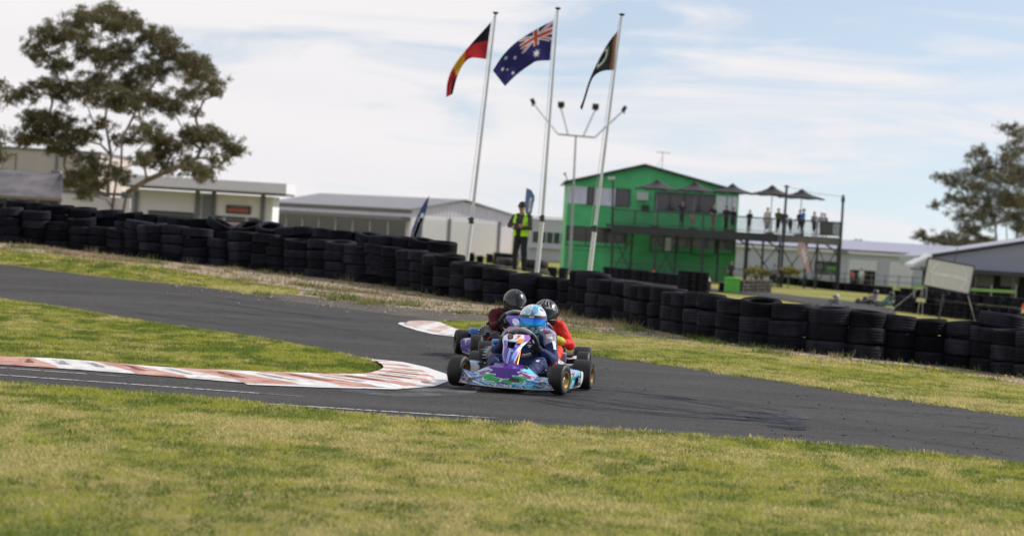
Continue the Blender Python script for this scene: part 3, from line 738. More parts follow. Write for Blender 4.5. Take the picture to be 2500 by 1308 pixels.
flag('flag', [(1199, 54), (1172, 84), (1146, 112), (1111, 154), (1092, 193), (1089, 238)], [(1187, 145), (1166, 142), (1146, 141), (1127, 161), (1114, 193), (1105, 230)],
     [1, .80, .52, .45, .2, .05, .0], [0, 0, .05, .45, .5, .75, .8], f_abor, 59, 'black over red flag with a yellow disc, drooping from the leftmost pole', .5)
def star(u, v, cx, cy, r, n=7, asp=2.0, inner=.45):
    dx = (u - cx) * asp; dy = v - cy; d = math.hypot(dx, dy)
    if d > r: return False
    a = (math.atan2(dx, dy) * n / (2 * math.pi)) % 1.0; a = abs(a - .5) * 2      # 1 at the points
    return d < r * (inner + (1 - inner) * a ** 2.2)
def f_aus(u, v):
    blue = (.025, .026, .12); white = (.58, .57, .62); red = (.42, .07, .05)
    if u < .5 and v > .5:
        x = u / .5; y = (v - .5) / .5
        cx, cy = abs(x - .5) * 2, abs(y - .5) * 2
        if abs(x - .5) < .055 or abs(y - .5) < .10: return red
        if abs(x - .5) < .09 or abs(y - .5) < .165: return white
        d1 = abs((x - y)) ; d2 = abs(x + y - 1); d = min(d1, d2)
        if d < .04: return red
        if d < .11: return white
        return blue
    for cx, cy, r, n in ((.25, .25, .145, 7), (.75, .82, .075, 7), (.75, .16, .075, 7), (.62, .56, .075, 7), (.87, .62, .075, 7), (.81, .44, .045, 5)):
        if star(u, v, cx, cy, r, n): return white
    return blue
flag('flag', [(1351, 50), (1316, 68), (1279, 90), (1251, 110), (1224, 139), (1203, 173)], [(1343, 148), (1309, 149), (1296, 158), (1272, 174), (1248, 195), (1233, 211)],
     [1, 1], [0, 0], f_aus, 59, 'deep blue flag with a union canton and white stars, flying from the middle pole', .45)
def f_dark(u, v):
    d = math.hypot((u - .27) * 2.6, v - .62)
    if u < .07: return (.22, .09, .045)
    if .22 < d < .28: return (.55, .55, .62)
    if .31 < d < .35: return (.14, .24, .13)
    return (.025, .024, .03) if d > .19 else (.012, .012, .016)
flag('flag', [(1509, 75), (1493, 93), (1474, 122), (1451, 167), (1435, 205), (1424, 244), (1416, 262)], [(1498, 172), (1474, 172), (1450, 184), (1439, 209), (1430, 241), (1425, 256), (1421, 270)],
     [1, 1, .9, .8, .7], [0, 0, .1, .2, .3], f_dark, 59, 'black flag with a white and green ring, furled down from the rightmost pole', .4)

# ------------------------------------------------------------------ floodlight mast with four heads
def pa(u, v, D, b): return at(u, v, D) - b
D = 170; base = onground(1390, D); root = empty('floodlight_mast', base, 0, 'thin grey floodlight mast with four lamp heads on spread arms, left of the clubhouse', 'floodlight')
M_galv = mat('galvanised', (.30, .32, .33), .5, .6, var=.1)
m = MB(); m.tube([(0, 0, 0), pa(1406, 332, D, base)], [.11, .06], 10); m.build('mast', M_galv, root, True)
m = MB(); m.tube([pa(1363, 328, D, base), pa(1452, 336, D, base)], .055, 8); m.build('crossbar', M_galv, root, True)
for a, b_, hd in (((1363, 328), (1304, 255), (1301, 248)), ((1387, 329), (1371, 268), (1370, 256)), ((1424, 333), (1451, 273), (1454, 261)), ((1452, 336), (1520, 272), (1524, 266))):
    m = MB(); m.tube([pa(*a, D, base), pa(*b_, D, base)], .045, 8); arm = m.build('arm', M_galv, root, True)
    c = pa(*hd, D, base); hx = 1 if hd[0] > 1400 else -1; out = abs(hd[0] - 1406) > 60
    m = MB(); m.box(c, (.28 if out else .46, .32, .40), (.3, hx * (.5 if out else .05), 0)); m.box(c + Vector((0, .0, -.27)), (.12, .1, .16)); bevel(m.build('lamp_head', M_dark, root), .03)

# ------------------------------------------------------------------ feather flags
def feather(D, base_uv, outline, colr, label, pole_top, clr2=None, txt=None):
    b = at(*base_uv, D); root = empty('feather_flag', b, 0, label, 'feather flag')
    m = MB(); P = [pa(u, v, D, b) for u, v in outline]; n = len(P)
    V = [p + Vector((0, -.008, 0)) for p in P] + [p + Vector((0, .008, 0)) for p in P]
    m.add(V, [tuple(range(n)), tuple(range(2 * n - 1, n - 1, -1))] + [(i, i + n, (i + 1) % n + n, (i + 1) % n) for i in range(n)]); m.build('banner', colr, root)
    m = MB(); m.tube([pa(u, v, D + .02, b) for u, v in pole_top], .012, 6); m.build('pole', M_dark, root)
    if clr2:
        m = MB()
        for (u, v, s) in clr2: m.box(pa(u, v, D, b) + Vector((0, -.012, 0)), (s * .12, .004, s * .35), (0, R(12), 0))
        m.build('lettering', mat('print_white', (.7, .72, .78), .6), root)
M_bluef = mat('banner_blue', (.035, .07, .26), .7, var=.25, c2=(.03, .05, .18)); M_bluef2 = mat('banner_pale_blue', (.11, .17, .38), .7, var=.15)
feather(80, (1003, 612), [(1047, 480), (1044, 500), (1034, 540), (1022, 580), (1012, 612), (999, 610), (1001, 585), (1006, 560), (1018, 530), (1030, 505), (1040, 488)], M_bluef, 'tall thin dark blue feather flag leaning behind the tyre barrier before the white shed', [(1004, 622), (1024, 570), (1048, 478)],
        [(1024, 545, 1.1), (1020, 556, 1.1), (1016, 567, 1.1), (1012, 578, 1.1), (1029, 532, .9)])
feather(72, (1290, 560), [(1286, 460), (1296, 465), (1303, 475), (1304, 490), (1299, 515), (1291, 545), (1289, 590), (1284, 590), (1283, 540), (1282, 500), (1284, 480)], M_bluef2, 'pale blue curved feather flag right behind the marshal', [(1287, 640), (1283, 540), (1283, 490), (1286, 459), (1297, 465), (1304, 478), (1304, 492)],
        [(1295, 490, .5), (1294, 500, .5), (1293, 510, .5)])
M_pinkf = mat('banner_pink', (.50, .34, .33), .7, var=.12)
feather(165, (1978, 668), [(1957, 590), (1951, 592), (1946, 600), (1946, 612), (1952, 628), (1962, 648), (1975, 668), (1977, 668), (1976, 640), (1973, 615), (1968, 600)], M_pinkf, 'faded pink teardrop flag leaning under the viewing deck', [(1979, 682), (1976, 640), (1972, 610), (1965, 595), (1957, 589)],
        [(1960, 612, 1.0), (1963, 622, 1.2), (1966, 634, 1.2)])

# ------------------------------------------------------------------ cones
M_cone = mat('cone_orange', (.75, .11, .03), .6, var=.08); M_conew = mat('cone_white', (.72, .72, .72), .6)
def cone(u, v, hpx, bands, label):
    p = gp(u, v); D = p.y; s = hpx / FPX * D
    root = empty('traffic_cone', p, 0, label, 'traffic cone', 'cones along the far track')
    m = MB(); m.box((0, 0, .015 * s / .5), (.62 * s, .62 * s, .03 * s)); m.build('base', M_cone, root)
    m = MB(); m.lathe([(.0, 0), (.23 * s, .02 * s), (.05 * s, s), (0, s)], n=16, close=False); m.build('body', M_cone, root, True)
    if bands:
        m = MB(); m.lathe([(.185 * s, .28 * s), (.195 * s, .28 * s), (.135 * s, .6 * s), (.12 * s, .6 * s)], n=16); m.build('white_band', M_conew, root, True)
for a in ((1594, 692, 33, 1, 'tall orange and white cone on the far track edge, before the clubhouse'), (1578, 690, 13, 0, 'small orange cone left of the tall banded cone'), (1615, 694, 14, 0, 'small orange cone right of the tall banded cone'),
          (1729, 693, 25, 1, 'orange and white cone left of the green bin'), (1516, 681, 8, 0, 'tiny orange cone furthest left on the far grass'), (2497, 756, 16, 0, 'orange cone at the far right edge behind the spaced tyres')): cone(*a)
# bright green bin
D = 141; p = onground(1786, D); root = empty('wheelie_bin', p, 0, 'bright green bin in front of the clubhouse corner, among the tyres', 'bin')
M_bin = mat('bin_green', (.12, .50, .06), .5, var=.1)
m = MB(); m.box((0, 0, .42), (.84, .6, .8)); bevel(m.build('body', M_bin, root), .03)
m = MB(); m.box((0, -.01, .86), (.90, .66, .07)); m.box((0, .3, .9), (.6, .05, .06)); bevel(m.build('lid', M_bin, root), .02)
for sx in (-.34, .34): m = MB(); m.lathe([(0, -.03), (.1, -.03), (.1, .03), (0, .03)], (sx, .28, .1), 'X', 12, False); m.build('wheel', M_tyre, root)
m = MB(); 
for k in range(4): m.box((0, -.305, .15 + k * .17), (.8, .012, .03))
m.build('rib', M_bin, root)
# ------------------------------------------------------------------ buildings
M_green = mat('clubhouse_green', (.075, .46, .17), .6, var=.12, scale=.7, c2=(.095, .52, .21))
M_char = mat('charcoal_steel', (.035, .035, .042), .5, var=.15); M_deck = mat('deck_timber', (.10, .095, .09), .8, var=.2)
M_glassd = mat('dark_glass', (.02, .022, .035), .12, var=.3, scale=.6, spec=.8); M_blind = mat('window_blind_mauve', (.62, .62, .80), .3, var=.12, scale=2)
M_winw = mat('window_white', (.70, .72, .76), .35); M_roofg = mat('roof_grey', (.24, .24, .26), .5, .2, var=.08)
M_white = mat('shed_white', (.78, .73, .80), .6, var=.05, scale=.8); M_pale = mat('shed_pale_grey', (.47, .47, .53), .6, var=.05, scale=.8)
M_conc = mat('concrete_panel', (.46, .41, .38), .85, var=.14, scale=.5, streak=(1, 1, .3)); M_fasc = mat('fascia_grey', (.15, .155, .18), .5, var=.08)
M_roll = mat('roller_door', (.74, .73, .71), .5, var=.04); M_band = mat('fascia_pale', (.70, .66, .74), .5, var=.06)
def frame(D, u0, zrot=0, label=None, name='building', cat='building'):
    p = onground(u0, D); return empty(name, p, zrot, label, cat)
class Facade:
    """coordinates on a vertical plane at depth D given by photo columns and rows; x to the right, y away"""
    def __init__(s, D, root, yoff=0): s.D = D; s.r = root; s.y = yoff
    def xz(s, u, v):
        p = at(u, v, s.D); return p.x - s.r.location.x, p.z - s.r.location.z
    def rect(s, u0, v0, u1, v1, name, m, y0=-.05, y1=.0, parent=None, u2=None):
        """box spanning two opposite picture corners (upper left, lower right)"""
        x0, z1 = s.xz(u0, v0); x1, z0 = s.xz(u1, v1)
        y = s.D - s.r.location.y
        k = MB(); k.box(((x0 + x1) / 2, y + (y0 + y1) / 2, (z0 + z1) / 2), (abs(x1 - x0), abs(y1 - y0), abs(z1 - z0))); return k.build(name, m, parent or s.r)
# ---- green clubhouse
D = 180; root = frame(D, 1590, 0, 'two-storey green gabled clubhouse with dark windows behind the viewing deck', 'clubhouse', 'building'); F = Facade(D, root)
x0, _ = F.xz(1379, 600); x1, _ = F.xz(1797, 600); zb = -.1
_, ze = F.xz(1385, 443); xa, zap = F.xz(1574, 405); _, zer = F.xz(1797, 470); zer = ze
k = MB(); k.prism([(x0, zb), (x1, zb), (x1, ze), (xa, zap), (x0, ze)], 0, 14); k.build('wall', M_green, root)
# cladding boards: shallow horizontal laps
k = MB(); z = .25
while z < ze - .1: k.box(((x0 + x1) / 2, -.012, z), (x1 - x0 + .02, .03, .02)); z += .36
o = k.build('cladding_lap', M_green, root); tag(o, kind='stuff')
for sgn, xe in ((-1, x0 - .35), (1, x1 + .35)):
    k = MB(); zz = ze - .12 if sgn < 0 else ze - .12
    k.add([(xa, -.45, zap + .02), (xe, -.45, zz), (xe, 14.3, zz), (xa, 14.3, zap + .02), (xa, -.45, zap + .14), (xe, -.45, zz + .12), (xe, 14.3, zz + .12), (xa, 14.3, zap + .14)],
          [(0, 1, 2, 3), (7, 6, 5, 4), (0, 4, 5, 1), (1, 5, 6, 2), (2, 6, 7, 3), (3, 7, 4, 0)]); k.build('roof', M_roofg, root)
    k = MB(); k.tube([(xa, -.47, zap + .06), (xe, -.47, zz + .04)], .09, 4); k.build('barge_board', M_char, root)
def window(u0, v0, u1, v1, glass, nm=1, frame_m=M_char, F=F, proud=.04):
    f = F.rect(u0, v0, u1, v1, 'window', glass, -proud, .0)
    x0_, z1_ = F.xz(u0, v0); x1_, z0_ = F.xz(u1, v1); y = F.D - F.r.location.y
    k = MB(); w = .07
    for zz in (z0_, z1_): k.box(((x0_ + x1_) / 2, y - proud - .02, zz), (x1_ - x0_ + w, .05, w))
    for i in range(nm + 1): k.box((x0_ + (x1_ - x0_) * i / nm, y - proud - .024, (z0_ + z1_) / 2), (w * .98, .05, z1_ - z0_ - w * .9))
    k.build('window_frame', frame_m, f)
    return f
window(1389, 455, 1430, 497, M_blind, 2, M_winw); window(1436, 458, 1449, 500, M_glassd, 1); window(1452, 460, 1500, 502, M_blind, 3, M_winw)
window(1504, 461, 1536, 505, M_glassd, 1); window(1600, 468, 1742, 520, M_glassd, 4); window(1748, 476, 1800, 522, M_winw, 2, M_green)
window(1383, 551, 1527, 606, M_glassd, 3); window(1590, 566, 1686, 618, M_glassd, 3); window(1690, 574, 1744, 624, M_glassd, 2); window(1752, 566, 1790, 622, M_glassd, 1)
F.rect(1625, 580, 1637, 612, 'poster', M_winw, -.09, -.07); F.rect(1555, 468, 1582, 490, 'air_conditioner', mat('ac_pale', (.45, .5, .48), .5), -.35, -.06)
F.rect(1566, 500, 1584, 515, 'wall_box', M_char, -.3, -.06)
F.rect(1379, 606, 1797, 612, 'base_trim', M_green, -.06, .0)
# TV antenna on the roof
p = at(1616, 420, 186); root = empty('tv_antenna', p, 0, 'thin television antenna standing on the clubhouse roof', 'antenna')
k = MB(); b = p; k.tube([(0, 0, -.3), pa(1618, 371, 186, b)], .03, 6); k.build('mast', M_galv, root)
k = MB(); k.tube([pa(1603, 371, 186, b), pa(1636, 374, 186, b)], .025, 5)
for u in (1605, 1611, 1617, 1624, 1630): k.tube([pa(u, 371 + (u - 1603) * .09, 185.4, b), pa(u, 371 + (u - 1603) * .09, 186.6, b)], .02, 4)
k.build('boom', M_galv, root)
k = MB(); k.tube([pa(1617, 385, 186, b), (-.7, 0, -.1)], .012, 4); k.build('stay', M_galv, root)
# horn lamp at the left eave
p = at(1385, 440, 179.5); root = empty('wall_lamp', p, 0, 'small dark lamp arm sticking up from the left eave of the clubhouse', 'lamp')
k = MB(); k.tube([(0, 0, 0), (-.1, 0, .25), (-.18, 0, .42)], .04, 6); k.build('arm', M_char, root); k = MB(); k.box((-.2, 0, .45), (.14, .2, .2), (0, -.3, 0)); k.build('head', M_char, root)
# CCTV post left of the deck
p = onground(1492, 174); root = empty('camera_post', p, 0, 'dark post with a white twin camera at the left end of the deck', 'post')
k = MB(); k.tube([(0, 0, 0), at(1497, 440, 174) - p], .07, 8); k.build('post', M_char, root, True)
k = MB(); c = at(1494, 436, 174) - p; k.box(c + Vector((-.15, 0, .02)), (.3, .2, .14), (0, .15, 0)); k.box(c + Vector((.12, 0, .05)), (.16, .16, .2)); bevel(k.build('camera_head', M_winw, root), .02)

# ---- viewing deck in front of the clubhouse
D0, D1 = 172.0, 179.6; pl = onground(1495, D0); root = empty('viewing_deck', pl, 0, 'raised steel viewing deck with railings and cross-braced posts in front of the clubhouse', 'deck')
F = Facade(D0, root); xl, zd = F.xz(1493, 549); xr, _ = F.xz(2050, 575); zd = F.xz(1493, 549)[1]; zr = F.xz(2050, 579)[1]; ZD = (zd + zr) / 2
w = xr - xl; k = MB(); k.box(((xl + xr) / 2, 3.7, ZD - .05), (w, 7.4, .1)); k.build('deck_floor', M_deck, root)
k = MB(); xg = F.xz(1900, 560)[0]; k.box(((xl + xg) / 2, -.04, ZD - .30), (xg - xl, .1, .58)); k.build('front_beam', M_char, root)
k = MB(); k.box(((xg + xr) / 2, -.04, ZD - .28), (xr - xg - .02, .1, .54)); o = k.build('front_beam', mat('weathered_beam', (.16, .15, .14), .8, var=.2), root); o['label'] = 'paler weathered right part of the beam'
k = MB(); k.tube([(xl, -.1, ZD - .05), (xl - .02, 7.4, ZD - .05)], .12, 4); k.build('side_beam', M_char, root)
k = MB(); RT = 1.08
for zz, rr in ((RT, .045), (.12, .03)): k.tube([(xl, 0, ZD + zz), (xr, 0, ZD + zz)], rr, 5)
k.tube([(xr, 0, ZD + RT), (xr, 7.2, ZD + RT)], .045, 5); k.build('top_rail', M_char, root)
k = MB(); n = int(w / .13)
for i in range(n + 1): k.box((xl + w * i / n, 0, ZD + .6), (.038, .03, .94))
for i in range(30): k.box((xr, .24 * i + .2, ZD + .6), (.022, .022, .94))
tag(k.build('baluster', M_char, root), kind='stuff')
for i in range(11):
    x = xl + w * i / 10; k = MB(); k.box((x, 0.02, ZD + .55), (.07, .07, 1.1)); k.build('rail_post', M_char, root)
k = MB(); k.box((xr - 1.0, -.02, ZD + .6), (.9, .03, .9)); k.build('side_screen', mat('screen_mesh', (.09, .09, .09), .8), root)
posts = [1495, 1545, 1600, 1655, 1715, 1760, 1820, 1832, 1862, 1903, 1968, 1995, 2046]
for j, u in enumerate(posts):
    dy = 0 if j % 2 == 0 or u > 1880 else 2.4
    x = F.xz(u, 620)[0]; k = MB(); k.box((x, dy + .1, (ZD - .1) / 2 - .2), (.15, .15, ZD + .3)); k.build('post', M_char, root)
for ua, ub in ((1495, 1545), (1600, 1655), (1832, 1903), (1903, 1968), (1995, 2046), (1968, 1995)):
    xa_, xb_ = F.xz(ua, 620)[0], F.xz(ub, 620)[0]
    for s_ in (0, 1): 
        k = MB(); k.tube([(xa_, .15 + s_ * .07, .2 if s_ else ZD - .7), (xb_, .15 + s_ * .07, ZD - .7 if s_ else .2)], .04, 5); k.build('brace', M_char, root)
for u in (1832, 1903, 2046):
    x = F.xz(u, 600)[0]; k = MB(); k.tube([(x, .1, ZD - 1.3), (x - .3, .1, ZD - .85), (x - .85, .1, ZD - .55)], .06, 5); k.build('knee_brace', M_char, root)
for (ua, va), (ub, vb), lb in (((1905, 672), (1921, 452), 'tall dark pole rising through the deck between the last two parasols'), ((2046, 672), (2059, 476), 'tall dark pole at the right end of the viewing deck')):
    p = onground(ua, 171.5); q = at(ub, vb, 171.5) - p; r_ = empty('pole', p, 0, lb, 'pole'); k = MB(); k.tube([(0, 0, 0), q], .09, 8); k.build('shaft', M_char, r_, True)
    k = MB(); k.box(q + Vector((0, 0, -.35 if ua > 2000 else -.1)), (.26 if ua > 2000 else .4, .12, .3 if ua > 2000 else .08)); k.build('bracket', M_char, r_)
k = MB(); a_, b_ = at(1921, 456, 171.5), at(2058, 480, 171.5); k.tube([a_, (a_ + b_) / 2 + Vector((0, 0, -.12)), b_], .012, 4)
tag(k.build('overhead_wire', M_char), 'thin wire strung between the two tall deck poles', 'wire')
# ---- parasols
M_umb = mat('parasol_canvas', (.02, .02, .025), .8, var=.15, c2=(.035, .035, .04)); M_umbd = mat('parasol_black', (.018, .018, .022), .8)
def parasol(ua, va, ul, vl, ur, vr, D, m_, label):
    x0, z0 = at(ul, vl, D).x, at(ul, vl, D).z; x1, z1 = at(ur, vr, D).x, at(ur, vr, D).z; T = at(ua, va, D); wd = (x1 - x0) / 2; cx = (x0 + x1) / 2
    zf = (z0 + z1) / 2; p = Vector((cx, D, pl.z + ZD)); root = empty('parasol', p, 0, label, 'parasol', 'parasols on the viewing deck')
    k = MB(); n = 8; zt = T.z - p.z; zr_ = zf - p.z
    V = [(0, 0, zt)]; 
    for ring, (rr, zz) in enumerate(((.5, .42), (1.0, 0.0), (1.0, -.13))):
        for i in range(n * 2):
            a = math.pi * i / n + math.pi / 8; s = 1 if i % 2 == 0 else .93; sg = 0 if i % 2 == 0 else .05 * rr
            V.append((wd * rr * s * math.cos(a) * 1.14, wd * .92 * rr * s * math.sin(a), zr_ + (zt - zr_) * zz * .92 + sg))
    m2 = 2 * n; F_ = [(0, 1 + i, 1 + (i + 1) % m2) for i in range(m2)]
    for rg in range(2): F_ += [(1 + rg * m2 + i, 1 + rg * m2 + (i + 1) % m2, 1 + (rg + 1) * m2 + (i + 1) % m2, 1 + (rg + 1) * m2 + i) for i in range(m2)]
    k.add(V, F_); k.build('canopy', m_, root)
    k = MB(); k.lathe([(0, zt + .12), (.14, zt + .02), (.30, zt - .10), (.28, zt - .12), (0, zt + .0)], n=8); k.build('vent_cap', M_umbd, root)
    k = MB(); k.tube([(0, 0, 0), (0, 0, zt)], .035, 6); k.build('pole', M_galv, root); k = MB(); k.box((0, 0, .04), (.6, .6, .08)); k.build('foot', M_char, root)
    for i in range(0, 8):
        a = math.pi * i / 4 + math.pi / 8; k = MB(); k.tube([(0, 0, zt - .5), (wd * .55 * math.cos(a), wd * .5 * math.sin(a), zr_ + (zt - zr_) * .36)], .012, 4); k.build('rib', M_char, root)
parasol(1602, 441, 1554, 457, 1655, 467, 175, M_umb, 'dark parasol furthest left on the deck, against the green gable')
parasol(1698, 446, 1649, 464, 1745, 470, 175, M_umb, 'second parasol from the left, before the clubhouse right eave')
parasol(1788, 451, 1738, 467, 1838, 475, 175, M_umb, 'middle parasol of the five on the deck')
parasol(1886, 455, 1836, 472, 1934, 481, 174, M_umbd, 'fourth parasol from the left, dark against the sky')
parasol(1953, 464, 1905, 479, 2009, 489, 173.5, M_umbd, 'parasol furthest right, over the people at the deck end')

# ---- tall concrete shed at far left
D = 150; root = frame(D, 60, 0, 'tall beige concrete panel shed behind the left gum tree', 'factory_shed'); F = Facade(D, root)
xa_, zt = F.xz(-260, 340); xb_, zt2 = F.xz(245, 374); zt = (zt + zt2) / 2 + .0
k = MB(); k.box(((xa_ + xb_) / 2, 6, zt / 2 - .1), (xb_ - xa_, 12, zt)); k.build('wall', M_conc, root)
k = MB(); k.box(((xa_ + xb_) / 2, 6, zt - .05), (xb_ - xa_ + .2, 12.2, .14)); k.build('parapet_cap', M_fasc, root)
for u in (38, 138, 240): x = F.xz(u, 400)[0]; k = MB(); k.box((x, -.03, zt / 2 - .15), (.06 if u != 138 else .18, .06, zt - .4)); k.build('panel_joint', M_fasc, root)
# ---- corrugated verandah shed at left
D = 96; root = frame(D, 60, 0, 'low shed with a rusty grey corrugated verandah roof at the left edge', 'verandah_shed'); F = Facade(D, root)
xa_, ze_ = F.xz(-260, 462); xb_, ze2 = F.xz(152, 486); xt, zt = F.xz(112, 420)
k = MB(); n = 150; V = []; 
for i in range(n + 1):
    x = xa_ + (xb_ - xa_) * i / n; w_ = .025 * math.sin(i * math.pi)
    f = max(0, (x - xt) / (xb_ - xt)); zz = .03 * (i % 2)
    V += [(x, 0, ze2 + zz), (min(x, xt + .1 * f) if x > xt else x, 3.0, zt + zz)]
k.add(V, [(2 * i, 2 * i + 2, 2 * i + 3, 2 * i + 1) for i in range(n)]); k.build('roof', mat('corrugated_iron', (.085, .085, .105), .55, .3, var=.3, scale=1.5, c2=(.12, .11, .115)), root)
k = MB(); k.box(((xa_ + xb_) / 2, .02, ze2 - .04), (xb_ - xa_, .05, .1)); k.build('gutter', mat('rusty_gutter', (.24, .17, .14), .8, var=.2), root)
k = MB(); k.box(((xa_ + xt) / 2, 3.6, (ze2 - .2) / 2), (xt - xa_, .2, ze2 + .3)); k.build('wall', mat('verandah_wall', (.10, .10, .11), .8), root)
k = MB(); k.prism([(xt - .6, ze2), (xt + .0, ze2), (xt + .0, zt + .1), (xt - .35, zt + .15)], 3.0, 3.6); k.build('gable_end', mat('gable_grey', (.2, .2, .21), .7), root)
for u in (20, 58, 90, 146): x = F.xz(u, 480)[0]; k = MB(); k.box((x, .1, ze2 / 2), (.1, .1, ze2)); k.build('post', M_fasc, root)
# low white panel wall between
D = 118; root = frame(D, 200, 0, 'low white panel wall between the verandah shed and the gum tree', 'panel_wall', 'wall'); F = Facade(D, root)
F.rect(112, 472, 315, 560, 'wall', M_white, -.05, .1); F.rect(112, 468, 315, 473, 'coping', M_fasc, -.07, .12)
# ---- white industrial building with a sign
D = 150; root = frame(D, 500, 0, 'long white industrial unit with grey fascia, roller shutters and a small sign', 'industrial_unit'); F = Facade(D, root)
x0, z0 = F.xz(313, 452); x1, z1 = F.xz(668, 470); zt = F.xz(500, 467)[1]
k = MB(); k.box(((x0 + x1) / 2, 2, zt / 2 - .1), (x1 - x0, 4, zt)); k.build('wall', M_white, root)
xf0, _ = F.xz(306, 440); xf1, _ = F.xz(708, 440); zf1 = F.xz(500, 438)[1]
k = MB(); k.box(((xf0 + xf1) / 2, 1.2, (zt + .12 + zf1) / 2), (xf1 - xf0, 6.4, zf1 - zt - .12)); k.build('fascia', M_band, root)
k = MB(); k.box(((xf0 + xf1) / 2, 1.25, zt + .06), (xf1 - xf0 - .1, 6.2, .12)); k.build('soffit', M_fasc, root)
F.rect(298, 468, 312, 545, 'side_door', mat('teal_door', (.03, .15, .15), .5), -.3, 0)
F.rect(497, 478, 515, 560, 'column', M_fasc, -.35, .0)
for (a, b, c, d) in ((362, 515, 472, 600), (525, 528, 630, 600)):
    f = F.rect(a, b, c, d, 'roller_shutter', M_fasc, -.06, 0)
    for k_ in range(7): F.rect(a, b + 3 + k_ * 9, c, b + 4.4 + k_ * 9 + (c - a) * 0, 'shutter_slat', M_char, -.075, -.062, parent=f)
sg = F.rect(553, 500, 612, 524, 'sign_board', mat('sign_dark', (.05, .045, .06), .6), -.14, -.05)
F.rect(557, 508, 607, 519, 'sign_lettering_band', mat('sign_red', (.45, .10, .09), .6), -.16, -.142, parent=sg); F.rect(560, 503, 604, 507, 'sign_stripe', mat('sign_tan', (.40, .28, .12), .6), -.16, -.142, parent=sg)
for u in (330, 480, 520, 640): F.rect(u - 1.2, 466, u + 1.2, 600, 'downpipe', M_fasc, -.2, -.06)
# blue and pink low banners on the fence under it
F2 = Facade(112, root)
root = empty('fence_banner', onground(530, 112), 0, 'faded pink banner along the fence below the white industrial unit', 'banner'); F2 = Facade(112, root)
F2.rect(425, 534, 600, 552, 'banner_sheet', mat('banner_faded_pink', (.42, .28, .36), .7), -.02, .02)
for u in (425, 485, 545, 600): F2.rect(u - 1, 530, u + 1, 600, 'stake', M_galv, -.03, .03)
root = empty('fence_banner', onground(650, 114), 0, 'bright blue banner along the fence left of the glazed shed', 'banner'); F2 = Facade(114, root)
F2.rect(610, 552, 690, 568, 'banner_sheet', mat('banner_bright_blue', (.10, .22, .52), .6, var=.3), -.02, .02)
for u in (610, 650, 690): F2.rect(u - 1, 548, u + 1, 610, 'stake', M_galv, -.03, .03)
# ---- central gabled shed: long glazed side and gable with roller doors
def corner(u, v, D): p = at(u, v, D); return p
Da, Db, Dc = 240.0, 262.0, 247.0
cA = at(1006, 513, Da); cB = at(660, 497, Db); cC = at(1254, 522, Dc)
ze_ = (cA.z + cC.z) / 2; g0 = -1.5
a2 = Vector((cA.x, cA.y)); b2 = Vector((cB.x, cB.y)); c2_ = Vector((cC.x, cC.y)); d2 = b2 + (c2_ - a2)
mid = (a2 + c2_) / 2; midb = (b2 + d2) / 2; apz = at(1153, 491, (Da + Dc) / 2).z; t_ap = .5
root = empty('gabled_shed', (a2.x, a2.y, g0), 0, 'pale gabled shed with a glazed side and two big roller doors in its gable', 'building')
O = Vector((a2.x, a2.y, g0))
def P3(q, z): return Vector((q.x, q.y, z)) - O
k = MB(); k.add([P3(a2, g0), P3(c2_, g0), P3(c2_, ze_), P3(mid, apz - .12), P3(a2, ze_)], [(0, 1, 2, 3, 4)]); k.add([P3(a2, g0), P3(b2, g0), P3(b2, ze_), P3(a2, ze_)], [(0, 1, 2, 3)])
k.add([P3(b2, g0), P3(d2, g0), P3(d2, ze_), P3(midb, apz - .12), P3(b2, ze_)], [(0, 1, 2, 3, 4)]); k.add([P3(c2_, g0), P3(d2, g0), P3(d2, ze_), P3(c2_, ze_)], [(0, 1, 2, 3)]); k.build('wall', M_white, root)
ga = (c2_ - a2).normalized(); sa = (b2 - a2).normalized(); gn = Vector((ga.y, -ga.x)); sn = Vector((-sa.y, sa.x)); sn = sn if sn.y < 0 else -sn; gn = gn if gn.y < 0 else -gn
def slab(q4, th): 
    k = MB(); V = list(q4) + [p + Vector((0, 0, th)) for p in q4]; k.add(V, [(0, 1, 2, 3), (7, 6, 5, 4), (0, 4, 5, 1), (1, 5, 6, 2), (2, 6, 7, 3), (3, 7, 4, 0)]); return k
ov = gn * .35
slab([P3(a2 + ov - ga * .4, ze_ - .15), P3(mid + ov, apz), P3(midb, apz), P3(b2 - ga * .4, ze_ - .15)], .12).build('roof', M_roofg, root)
slab([P3(c2_ + ov + ga * .4, ze_ - .15), P3(mid + ov, apz), P3(midb, apz), P3(d2 + ga * .4, ze_ - .15)], .12).build('roof', M_roofg, root)
def wallbox(o_, dirv, nrm, s0, s1, z0, z1, name, m, pr=.08, parent=None, off=0.0):
    q = [o_ + dirv * s0 + nrm * off, o_ + dirv * s1 + nrm * off, o_ + dirv * s1 + nrm * (off + pr), o_ + dirv * s0 + nrm * (off + pr)]
    k = MB(); V = [P3(p, z0) for p in q] + [P3(p, z1) for p in q]; k.add(V, [(0, 1, 2, 3), (7, 6, 5, 4), (0, 4, 5, 1), (1, 5, 6, 2), (2, 6, 7, 3), (3, 7, 4, 0)]); return k.build(name, m, parent or root)
gl = (c2_ - a2).length; sl = (b2 - a2).length
def zrow(u, v, D): return at(u, v, D).z
ds = wallbox(a2, ga, gn, gl * .10, gl * .34, g0, zrow(1060, 532, 242), 'roller_door', M_roll); dd = wallbox(a2, ga, gn, gl * .38, gl * .84, g0, zrow(1150, 536, 243), 'roller_door', M_roll)
for dr, s0, s1 in ((ds, .10, .34), (dd, .38, .84)):
    for i in range(11): wallbox(a2, ga, gn, gl * s0, gl * s1, g0 + .3 * i + .25, g0 + .3 * i + .28, 'door_slat', M_band, .02, dr, .082)
